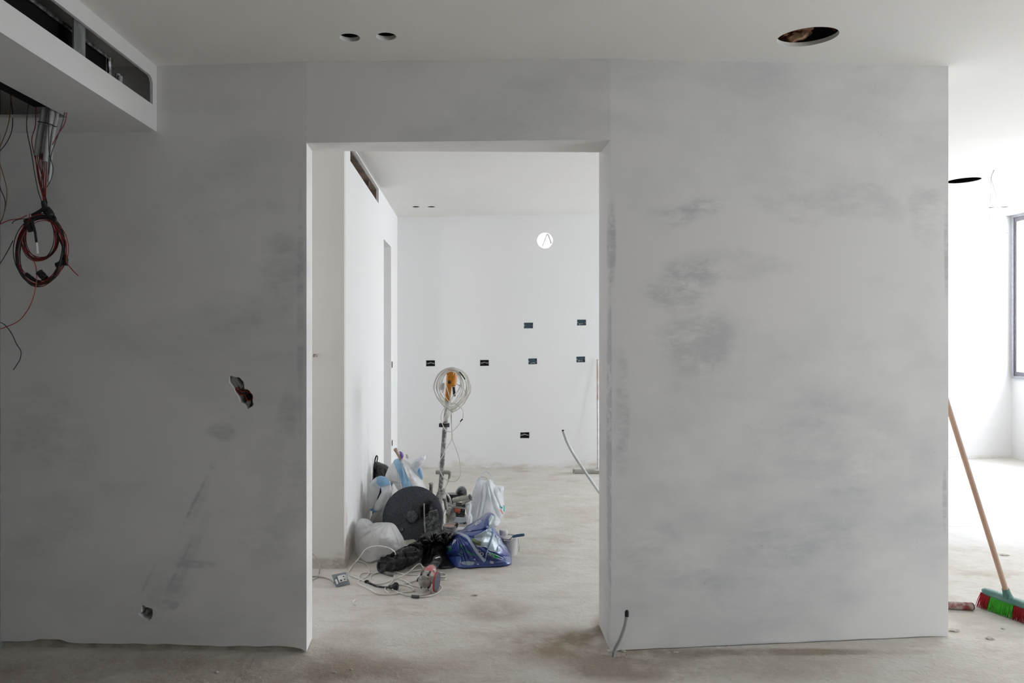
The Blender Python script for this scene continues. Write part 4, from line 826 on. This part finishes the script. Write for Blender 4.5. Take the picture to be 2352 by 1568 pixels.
pth = crom([G(*z1(395, 1150), .04), G(*z1(450, 1140), .045), G(*z1(540, 1112), .05), G(*z1(620, 1075), .06), G(*z1(690, 1040), .08), P(*z1(740, 990), 4.38), P(*z1(800, 940), 4.38)], 30)
mb = MB(); L_ = len(pth); mb.tube(pth, [.034+.022*math.sin(PI*i/(L_-1))+(.006 if i < 15 else 0) for i in range(L_)], 52)
for j, v in enumerate(mb.v):
    a = (1-abs(noise.noise(Vector((v.x*6, v.z*24, v.y*24))))*2.6)*.015-.005+(1-abs(noise.noise(v*30))*2.4)*.007; v2 = v+Vector((0, -a, a)); v2.z = max(.003, v2.z); mb.v[j] = v2
mb.build('bag_tail', M_KMATT, b7)
MB().lathe([(.036, -.012), (.043, 0), (.038, .014), (.024, .016), (.020, .004), (1e-4, .002)], G(*z1(402, 1152), .042), (-.75, -.6, .2), 24, False).build('rolled_end', M_KMATT, b7)
# a strip of board under the white bag and the disc
mb = MB(); q = [G(*z1(620, 1000)), G(*z1(750, 955)), G(*z1(700, 925)), G(*z1(600, 940))]; mb.add(q+[a+Vector((0, 0, .02)) for a in q], [[0, 1, 2, 3], [7, 6, 5, 4], [0, 1, 5, 4], [1, 2, 6, 5], [2, 3, 7, 6], [3, 0, 4, 7]])
objst('board_offcut', mb, simple('pale_board', (.62, .58, .50), .85), 'pale offcut of board on the floor beneath the black disc', 'board')

# ---------------------------------------------------------------- blue printed bag
GRN = (.02, .26, .10); PALE = (.36, .44, .48); OLV = (.11, .15, .06); WHT = (.72, .78, .84)
bb = thing('blue_shopping_bag', 'blue shiny shopping bag with white and green print, slumped on the floor', 'bag', (.02, 4.4, 0))
BO = ZB([(205, 1040), (240, 900), (320, 790), (430, 690), (470, 605), (560, 590), (650, 530), (720, 465), (840, 400), (1000, 300), (1110, 225), (1170, 180), (1250, 168), (1320, 200), (1348, 270), (1330, 360), (1290, 440), (1330, 500), (1400, 610), (1500, 780), (1600, 920), (1690, 1090), (1715, 1190), (1700, 1320), (1500, 1375), (1000, 1395), (700, 1420), (480, 1395), (400, 1330), (300, 1240), (220, 1120)])
prints = [(ZB([(880, 690), (1000, 640), (1120, 560), (1180, 560), (1230, 500), (1320, 620), (1390, 760), (1410, 900), (1395, 1030), (1330, 1045), (1200, 1010), (1120, 930), (930, 925), (860, 820)]), PALE),
    (ZB([(800, 790), (850, 735), (930, 780), (1045, 825), (1010, 905), (910, 890)]), OLV), (ZB([(1200, 300), (1260, 210), (1330, 250), (1345, 310), (1290, 420), (1230, 500), (1190, 560), (1200, 420)]), (.30, .40, .44)),
    (ZB([(1400, 870), (1480, 900), (1640, 1010), (1600, 940), (1480, 790), (1420, 790)]), (.30, .38, .50)),
    (ZB([(540, 880), (590, 870), (640, 970), (760, 1050), (900, 1110), (880, 1140), (720, 1060), (600, 960)]), GRN), (ZB([(1190, 1060), (1300, 1070), (1440, 1140), (1420, 1205), (1330, 1190), (1200, 1120)]), GRN),
    (ZB([(290, 960), (360, 930), (370, 980), (320, 1050), (280, 1010)]), GRN), (ZB([(570, 1290), (620, 1265), (760, 1255), (875, 1275), (885, 1300), (850, 1345), (740, 1350), (600, 1325)]), PALE),
    (ZB([(375, 890), (410, 770), (470, 770), (440, 830)]), WHT), (ZB([(245, 910), (360, 915), (345, 965), (240, 950)]), (.45, .52, .58)), (ZB([(865, 1210), (890, 1195), (910, 1215), (885, 1240)]), WHT), (ZB([(930, 1330), (960, 1305), (985, 1335), (960, 1345)]), WHT)]
BB = Bag(BO, zb(930, 950), 4.42, .19, .16, [(*zb(480, 620), 7, .014), (*zb(1715, 1250), 7, .014)], .034, .030, 51, prints, n=420, rings=170)
BB.mesh().build('bag_body', M_BFILM, bb)
M_CLEAR = film('clear_ribbon_film', (.66, .76, .90), .25, .4, .6, .5, .4, 40, prn=False)
for L in ([(480, 622), (600, 660), (720, 715), (790, 820), (860, 930), (940, 1060), (1020, 1160), (1112, 1262)], [(1290, 555), (1290, 660), (1255, 790), (1215, 920), (1160, 1060), (1130, 1170), (1112, 1262)]):
    MB().tube(crom([BB.pt(*zb(*q), 1, .006) for q in L], 6), .0085, 8, flat=.25).build('bag_strap', M_CLEAR, bb)
MB().tube(crom([BB.pt(*zb(*q), 1, .003) for q in [(880, 700), (1010, 645), (1120, 575), (1190, 545), (1320, 620), (1400, 780), (1405, 950), (1390, 1040), (1230, 1015), (1130, 935), (930, 925)]], 6), .003, 6).build('bag_mouth_hem', M_CLEAR, bb)
M_INK = simple('white_print', (.70, .76, .84), .45); 
def text_mesh(s):
    cu = bpy.data.curves.new('t', 'FONT'); cu.body = s; cu.size = 1; cu.resolution_u = 3; cu.offset = .012; o = bpy.data.objects.new('t', cu); C.objects.link(o)
    dg = bpy.context.evaluated_depsgraph_get(); me = bpy.data.meshes.new_from_object(o.evaluated_get(dg)); bpy.data.objects.remove(o)
    bm = bmesh.new(); bm.from_mesh(me); bmesh.ops.triangulate(bm, faces=bm.faces); bmesh.ops.subdivide_edges(bm, edges=[e for e in bm.edges if e.calc_length() > .12], cuts=1)
    bm.verts.index_update(); r = [tuple(v.co) for v in bm.verts], [[v.index for v in f.verts] for f in bm.faces]; bm.free(); bpy.data.meshes.remove(me); return r
def printed(s, u, v, size, ang, mat, sx=1.0, f=zb, bag=BB, parent=bb):
    vs_, fs = text_mesh(s); ca, sa = math.cos(ang), math.sin(ang); out_ = []
    for x, y, _ in vs_:
        x *= size*sx; y *= size; out_.append(bag.pt(*f(u+x*ca+y*sa, v+x*sa-y*ca), 1, .0035))
    MB().add(out_, fs).build('printed_lettering', mat, parent)
printed('VAL', 1345, 1120, 95, PI+.45, M_INK)
printed('8', 1235, 1245, 120, PI/2+.25, M_INK)
printed('OUR', 1100, 1100, 100, PI+.75, M_INK)
printed('SOJ8', 1010, 320, 80, PI-.62, M_INK)
printed('12', 790, 540, 60, PI-.5, M_INK)
printed('B20', 1470, 760, 75, PI+.75, M_INK)
MB().tube([BB.pt(*zb(585+26*math.cos(a), 1050+30*math.sin(a)), 1, .003) for a in [i*.4 for i in range(17)]], .0012, 5).tube([BB.pt(*zb(510, 1085), 1, .003), BB.pt(*zb(600, 1135), 1, .003)], .001, 5).build('round_emblem', simple('green_white_print', (.40, .60, .50), .5), bb)

# ---------------------------------------------------------------- cords, plug, grinder and socket on the floor
z5 = lambda u, v: (700+u/6.5333, 1240+v/6.5333)
def F5(L, z=.0055): return crom([G(*z5(u, v), q[0] if q else z) for (u, v, *q) in L], 7)
ec = thing('extension_cord', 'tangled off-white extension cord with a black plug on the floor', 'cord', tuple(G(*z5(1100, 650))))
mb = MB(); cr_ = .0036
for L in ([(920, 625), (840, 590), (720, 545), (672, 520), (660, 480), (700, 400, .01), (780, 310, .05), (850, 220, .10), (900, 150, .13), (980, 105, .15), (1100, 88, .155), (1200, 98, .155), (1290, 130, .15), (1350, 180, .14), (1362, 215, .12)],
          [(725, 293), (740, 302), (830, 320), (920, 360), (970, 440), (955, 510), (900, 560), (840, 585), (800, 620), (805, 655), (870, 690), (980, 740), (1080, 800), (1200, 815), (1350, 805), (1500, 780), (1620, 765), (1625, 735), (1590, 705), (1500, 675), (1380, 660)],
          [(830, 600), (812, 550), (840, 505), (900, 488), (1050, 490), (1150, 462), (1260, 452), (1400, 490), (1520, 515), (1700, 522)],
          [(1190, 483), (1080, 490), (1000, 530), (985, 590), (1020, 640), (1100, 660), (1200, 640), (1320, 590), (1450, 540, .012), (1560, 480, .02), (1680, 375, .03), (1740, 360, .035), (1780, 420, .03)],
          [(1325, 520), (1347, 560), (1300, 625), (1220, 700), (1208, 745), (1260, 795)], [(1310, 735), (1400, 780), (1500, 812), (1650, 825), (1800, 815), (1870, 790), (1880, 765), (1850, 745)],
          [(1420, 580), (1520, 620), (1600, 670), (1700, 700), (1760, 720)], [(1390, 665), (1480, 658), (1600, 625), (1690, 592)], [(1540, 500, .012), (1620, 460, .01), (1750, 445, .01)]):
    mb.tube(F5(L), cr_, 7)
mb.build('cord_cable', M_CORD, ec)
mb = MB().tube(F5([(925, 625), (985, 652), (1080, 690), (1200, 707), (1290, 705, .012)]), .005, 8); mb.build('plug_lead', M_PLST, ec)
mb = MB().tube([G(*z5(1265, 705), .014), G(*z5(1310, 700), .016), G(*z5(1345, 692), .018)], [.010, .012, .015], 12); mb.lathe([(1e-4, 0), (.022, 0), (.023, .012), (.018, .02), (1e-4, .02)], G(*z5(1345, 695), .022), Vector((1, -.2, .1)), 20, False); mb.build('power_plug', M_PLST, ec)
mb = MB(); [mb.tube([G(*z5(1375, 680+k), .022), G(*z5(1375, 680+k), .022)+Vector((.016, -.005, 0))], .0025, 8) for k in (-14, 14)]; mb.build('plug_pins', M_GALV, ec)
MB().tube(F5([(1185, 482, .007), (1240, 495, .012), (1290, 512, .012), (1335, 520, .008)]), [.006]+[.011]*18+[.012]*2+[.008], 10).build('taped_joint', simple('grey_tape', (.22, .22, .21), .7, bmp=.6, bscale=50), ec)
MB().tube(F5([(905, 630, .007), (930, 615, .010), (955, 625, .007)]), .007, 8).build('taped_joint', M_TAPE, ec)
gr = thing('angle_grinder', 'red angle grinder lying on the floor with its disc upright', 'power tool', tuple(G(*z5(1850, 720))))
hd = G(*z5(1815, 590), .058); tl = G(*z5(1990, 300), .055); dr = (tl-hd).normalized(); L0 = (tl-hd).length
MB().lathe([(1e-4, -.05), (.022, -.05), (.034, -.042), (.040, -.02), (.041, .02), (.038, .045), (1e-4, .045)], hd, dr, 14, False).build('gear_head', M_GREY, gr)
mb = MB(); side = dr.cross(Vector((0, 0, 1))).normalized()
for k in range(6):
    a = 2*PI*k/6; e_ = side*math.cos(a)+Vector((0, 0, 1))*math.sin(a); mb.tube([hd+e_*.040-dr*.03, hd+e_*.045, hd+e_*.042+dr*.03], .0055, 6)
mb.build('head_ribs', M_PLST, gr)
mb = MB().lathe([(.030, .040), (.038, .045), (.038, .09), (.034, .14), (.030, .16), (1e-4, .16)], hd, dr, 28, False); mb.build('motor_body', simple('faded_red_plastic', (.50, .10, .10), .5, col2=(.60, .30, .28), scale=14), gr)
mb = MB().lathe([(.030, .158), (.031, .17), (.026, .19), (.024, L0-.02), (.029, L0), (.027, L0+.02), (1e-4, L0+.022)], hd, dr, 24, False); mb.build('rear_handle', M_PLST, gr)
MB().box(hd+dr*.09+Vector((.030, -.02, .01)), (.012, .02, .045)).build('label_plate', M_WHT, gr)
axd = Vector((.955, -.27, -.04)).normalized(); dcn = G(*z5(1985, 625), .060)
MB().lathe([(1e-4, .004), (.050, .004), (.052, .002), (.052, -.002), (.050, -.004), (1e-4, -.004)], dcn, axd, 48, False).build('grinding_disc', simple('grey_abrasive', (.12, .13, .15), .9, scale=80), gr)
MB().lathe([(.051, .0055), (.0545, .003), (.0545, -.006), (.048, -.007), (1e-4, -.007)], dcn-axd*.002, axd, 48, False).build('backing_pad', simple('worn_red_rubber', (.38, .07, .08), .6), gr)
MB().tube([hd, dcn-axd*.01], .016, 12).build('spindle', M_GREY, gr)
mb = MB().tube(F5([(2030, 285, .06), (2025, 255, .08), (1990, 262, .085), (1960, 275, .08)]), .004, 7); mb.tube(F5([(1500, 825), (1700, 850), (1850, 842), (1980, 800), (2050, 735), (2050, 700), (2035, 680)]), cr_, 7)
mb.tube(F5([(2010, 480, .02), (2080, 498), (2115, 522), (2095, 542), (2040, 546), (2040, 556), (2100, 562), (2125, 580), (2090, 590), (2030, 588), (2020, 640), (2035, 680)]), cr_, 7); mb.build('grinder_cord', M_CORD, gr)
MB().tube(F5([(1610, 842, .007), (1660, 848, .009), (1715, 850, .007)]), .009, 8).build('taped_joint', simple('dark_grey_tape', (.08, .09, .09), .7), gr)
# a loose socket insert at the foot of the return wall
so = thing('loose_socket', 'grey mounting frame with a white twin socket lying by the wall foot', 'socket', tuple(G(*z5(550, 700))))
oo = G(*z5(470, 705), .004); ux = (G(*z5(690, 655), .004)-oo); ux = ux.normalized(); tp = G(*z5(410, 520), .055)-oo; uz = (tp-ux*tp.dot(ux)).normalized(); un = ux.cross(uz)
W0 = .085; H0 = .078
def plate(mb, a0, b0, a1, b1, t0, t1):
    q = [oo+ux*a+uz*b_+un*t_ for t_ in (t0, t1) for a, b_ in ((a0, b0), (a1, b0), (a1, b1), (a0, b1))]; mb.add(q, [[0, 1, 2, 3], [7, 6, 5, 4], [0, 1, 5, 4], [1, 2, 6, 5], [2, 3, 7, 6], [3, 0, 4, 7]]); return mb
sg = 1 if un.y < 0 else -1
plate(MB(), 0, 0, W0, H0, 0, sg*.004).build('mounting_frame', simple('slate_plastic', (.15, .18, .21), .5, col2=(.24, .27, .29), scale=30), so)
plate(MB(), .026, .018, .070, .060, sg*.004, sg*.012).build('socket_face', simple('white_socket_plastic', (.74, .73, .70), .4), so)
mb = MB(); [plate(mb, a, b_, a+.007, b_+.007, sg*.012, sg*.0128) for a, b_ in ((.056, .045), (.056, .026))]; mb.build('socket_slot', M_DGREY, so)
mb = MB(); plate(mb, .032, .022, .042, .032, sg*.012, sg*.0126); mb.build('switch_mark', M_DGREY, so)
mb = MB(); plate(mb, .006, .014, .018, .044, sg*.004, sg*.007); plate(mb, .074, .03, .080, .06, sg*.004, sg*.007); mb.build('frame_clip', M_WHT, so)
mb = MB().tube(F5([(440, 640, .02), (400, 605, .02), (340, 575), (260, 555), (160, 545), (60, 552), (-40, 570)]), .0032, 7); mb.build('socket_lead', simple('grey_lead', (.42, .39, .34), .6), so)
mb = MB().tube(crom([P(*z5(u, v), 3.95) for u, v in [(60, 160), (95, 190), (150, 235), (195, 310), (220, 390), (222, 450)]]+[G(*z5(u, v), .005) for u, v in [(213, 500), (180, 560), (110, 600), (30, 625), (-40, 640)]], 6), .0032, 7)
objst('loose_cable', mb, simple('grey_cable', (.50, .47, .42), .6), 'thin grey cable arching out from behind the doorway edge', 'cable')
objst('wire_scrap', MB().tube(F5([(760, 890), (733, 915), (725, 940), (740, 965), (765, 978)]), .003, 6), M_CORD, 'short curved scrap of white wire on the dusty floor', 'wire')

# ---------------------------------------------------------------- mop at the far wall, conduits, broom, rod
mo = thing('floor_squeegee', 'wide floor squeegee with a long pole leaning on the far wall', 'squeegee', tuple(G(1375, 1089)))
g1, g2 = G(1318, 1088, .0), G(1432, 1088, .0)
MB().box(((g1.x+g2.x)/2, g1.y+.03, .020), (g2.x-g1.x, .05, .036), None, .006).build('squeegee_head', simple('dull_aluminium', (.42, .41, .36), .5, .2), mo)
MB().box((g1.x+.004, g1.y+.03, .020), (.012, .056, .042), None, .003).build('end_cap', M_GREY, mo)
MB().lathe([(.055, 0), (.020, .012), (.012, .03), (1e-4, .03)], ((g1.x+g2.x)/2, g1.y+.03, .036), (0, 0, 1), 20, False).build('pole_socket', simple('pale_socket', (.60, .58, .54), .6), mo)
a_, c_ = Vector(((g1.x+g2.x)/2, g1.y+.03, .05)), P(1372.5, 825, 7.24); mid = a_.lerp(c_, .62)
MB().tube([a_, mid], .011, 12).build('pole_lower', simple('white_tube', (.74, .72, .70), .4), mo)
MB().tube([mid, c_], .0105, 12).build('pole_upper', simple('pinkish_worn_wood', (.50, .36, .30), .6, col2=(.72, .68, .66), scale=14, stretch=(1, 1, .4)), mo)
cn = thing('floor_conduit', 'pale conduit curving up out of the floor beyond the doorway', 'conduit', tuple(G(1430, 1200)))
pth = crom([G(1432, 1216, .0), P(1418, 1190, 5.0), P(1400, 1163, 5.0), P(1377, 1131, 5.0), P(1350, 1092, 5.0), P(1322, 1050, 5.0), P(1304, 1018, 5.0), P(1293.5, 989, 5.0)], 8)
pth[0].z = -.01; MB().tube(pth, .0105, 12).build('conduit_tube', M_PVCL, cn); MB().tube([pth[-1]-Vector((.001, 0, .002)), pth[-1]+Vector((-.002, 0, .006))], .0085, 10).build('conduit_mouth', M_BLACK, cn)
cn = thing('capped_conduit', 'short grey conduit with a black taped cap rising by the doorway corner', 'conduit', tuple(G(1411, 1494)))
yc = 3.07; pth = crom([P(1409, 1500, yc), P(1414, 1487, yc), P(1424, 1468, yc), P(1433, 1445, yc), P(1438, 1425, yc), P(1440, 1405, yc)], 8); pth[0].z = -.005
MB().tube(pth, .0085, 14).build('conduit_tube', M_PVC, cn); MB().tube([P(1439.5, 1415, yc), P(1440, 1404, yc), P(1440.3, 1401, yc)], [.0092, .0092, .005], 12).build('tape_cap', M_TAPE, cn)

br = thing('push_broom', 'broom with wooden handle, teal head and red and green bristles', 'broom', (2.748, 3.50, 0))
Hc = Vector((2.772, 3.50, .088)); hdir = Vector((.36, -.93, -.02)).normalized(); upb = Vector((-.10, -.04, 1)); upb = (upb-hdir*upb.dot(hdir)).normalized(); sdb = hdir.cross(upb)
M_TEAL = simple('teal_plastic', (.085, .22, .19), .45, col2=(.16, .28, .25), scale=12)
HL = .27
mb = MB(); prf = []
for j in range(25):
    t_ = -1+2*j/24; k = (1-abs(t_)**6)**.5 if abs(t_) < 1 else 0; prf.append((t_, max(.05, k)))
vs_, fs = [], []
for t_, k in prf:
    for i in range(16):
        a = 2*PI*i/16; ca, sa = math.cos(a), math.sin(a); ex = lambda x: math.copysign(abs(x)**.6, x)
        vs_.append(Hc+hdir*t_*HL/2+sdb*ex(ca)*.026*k+upb*(ex(sa)*.016*(k**.5)))
for j in range(24):
    for i in range(16): fs.append([j*16+i, j*16+(i+1) % 16, (j+1)*16+(i+1) % 16, (j+1)*16+i])
fs += [list(range(16)), [24*16+i for i in range(16)]]
mb.add(vs_, fs, True); mb.build('broom_head', M_TEAL, br)
htop = Vector((2.325, 3.42, 1.33)); hb = Hc+Vector((-.008, 0, .012)); hdv = (htop-hb).normalized()
MB().lathe([(.022, 0), (.019, .015), (.0165, .035), (.0165, .045), (.012, .045)], hb, hdv, 20, False).build('handle_socket', M_TEAL, br)
MB().tube([hb+hdv*.03, hb.lerp(htop, .5), htop], .0125, 16).build('broom_handle', simple('smooth_wood', (.56, .38, .28), .5, col2=(.48, .31, .22), scale=6, stretch=(1, 1, .3)), br)
RB = random.Random(5)
secs = [(-1.0, -.62, 'red'), (-.60, .22, 'green'), (.24, 1.0, 'red')]
MR = simple('red_bristle', (.42, .012, .02), .45); MG = simple('green_bristle', (.07, .50, .03), .45)
for s0, s1, cname in secs:
    mb = MB(); k = int((s1-s0)*84)
    for i in range(k):
        for row in (-.015, -.005, .005, .015):
            t_ = lerp(s0, s1, (i+.5)/k)+RB.uniform(-.006, .006); st_ = Hc+hdir*t_*HL/2*.96+sdb*row-upb*.008
            fl = 1.0+.22*abs(t_); en = Hc+hdir*(t_*HL/2*1.05+RB.uniform(-.004, .004))+sdb*(row*1.9+RB.uniform(-.004, .004)); en.x -= .006; en.z = .003+RB.random()*.004
            mid = st_.lerp(en, .5)+sdb*RB.uniform(-.002, .002)+Vector((-.0015, 0, 0))
            mb.tube([st_, mid, en], [.0015, .0013, .0009], 4)
    mb.build('bristle_block', MR if cname == 'red' else MG, br)
bx_ = thing('painted_rod', 'red painted wooden rod caked with plaster, lying behind the wall end', 'rod', tuple(G(2235, 1397)))
a_, c_ = G(2170, 1389, .021), G(2232, 1392, .021)
d_ = (c_-a_).normalized(); a_ -= d_*.3
MB().tube([a_, a_.lerp(c_, .5), c_], .0195, 12).build('rod_body', simple('flaking_red_paint', (.24, .035, .03), .7, col2=(.42, .36, .33), scale=22, lo=.42, hi=.58), bx_)
MB().lathe([(.0195, 0), (.018, .006), (.010, .010), (1e-4, .009)], c_, d_, 12, False).build('broken_end', simple('broken_wood', (.06, .035, .03), .9, bmp=.8), bx_)

# ---------------------------------------------------------------- chips and grit on the floor
CH_M = simple('plaster_chip_mat', (.62, .58, .50), .95, col2=(.45, .41, .34), scale=60)
chips = [(2190, 1448, .030, .010, 'flat pale offcut of board jutting from behind the wall end'), (2274, 1467, .020, .010, 'pale plaster chip on the floor in front of the broom, nearest the frame foot'), (2307, 1275, .026, .008, 'dark-edged flake lying in the bright floor beyond the broom'),
         (1401, 1496, .018, .010, 'largest pale crumb at the foot of the doorway corner beside the capped conduit'), (1432, 1496, .012, .006, 'small crumb at the wall foot just past the capped conduit'), (1090, 1367, .020, .006, 'brown sliver alone on the floor in front of the blue bag'),
         (2304, 1444, .010, .006, 'small grey crumb between the broom bristles and the pale chip'), (806, 1538, .007, .005, 'tiny white crumb beside the round plaster patch'), (498, 1544, .008, .006, 'tiny white crumb on the brown floor under the grey wall'), (769, 1545, .008, .005, 'tiny white crumb before the round plaster patch'), (1552, 1498, .012, .004, 'small yellowish flake at the foot of the pale wall')]
for px, py, s_, h_, lab in chips:
    g = G(px, py); bm = bmesh.new(); bmesh.ops.create_icosphere(bm, subdivisions=2, radius=1); mb = MB()
    for v in bm.verts:
        q = v.co*(1+.5*noise.noise(v.co*2+Vector((px, py, 0)))); v.co = Vector((q.x*s_, q.y*s_*.6, max(-.2, q.z)*h_))+g+Vector((0, 0, h_*.2))
    bm.verts.index_update(); mb.add([v.co for v in bm.verts], [[v.index for v in f.verts] for f in bm.faces]); bm.free()
    tag(mb.build('plaster_chip', CH_M, origin=tuple(g)), lab, 'debris')
mb = MB(); RG = random.Random(11)
def grit(px, py, s_):
    g = G(px, py); n0 = RG.uniform(0, 6.28); a = [g+Vector((math.cos(n0+k*2.1)*s_*RG.uniform(.5, 1.2), math.sin(n0+k*2.1)*s_*RG.uniform(.4, 1), -.001)) for k in range(3)]; mb.add(a+[g+Vector((0, 0, s_*RG.uniform(.3, .8)))], [[0, 1, 3], [1, 2, 3], [2, 0, 3]])
for i in range(900):
    k = i % 9
    if k < 2: grit(RG.gauss(760, 60), RG.gauss(1520, 22), RG.uniform(.0012, .0035))
    elif k < 4: grit(RG.gauss(1440, 55), 1499+abs(RG.gauss(0, 7)), RG.uniform(.0015, .0045))
    elif k == 4: x = RG.uniform(10, 700); grit(x, 1493+x*.012+abs(RG.gauss(0, 3)), RG.uniform(.001, .003))
    elif k == 5: x = RG.uniform(1410, 2178); grit(x, 1499-(x-1410)*.046+abs(RG.gauss(0, 3)), RG.uniform(.001, .003))
    elif k == 6: grit(RG.gauss(820, 40), RG.gauss(1385, 14), RG.uniform(.001, .003))
    elif k == 7: grit(RG.uniform(2190, 2350), RG.uniform(1430, 1560), RG.uniform(.001, .003))
    else: grit(RG.uniform(730, 2300), RG.uniform(1330, 1566) if RG.random() < .5 else RG.uniform(1505, 1566), RG.uniform(.001, .003))
tag(mb.build('floor_grit', CH_M), 'fine plaster grit scattered over the dusty floor and along the wall feet', 'grit', kind='stuff')
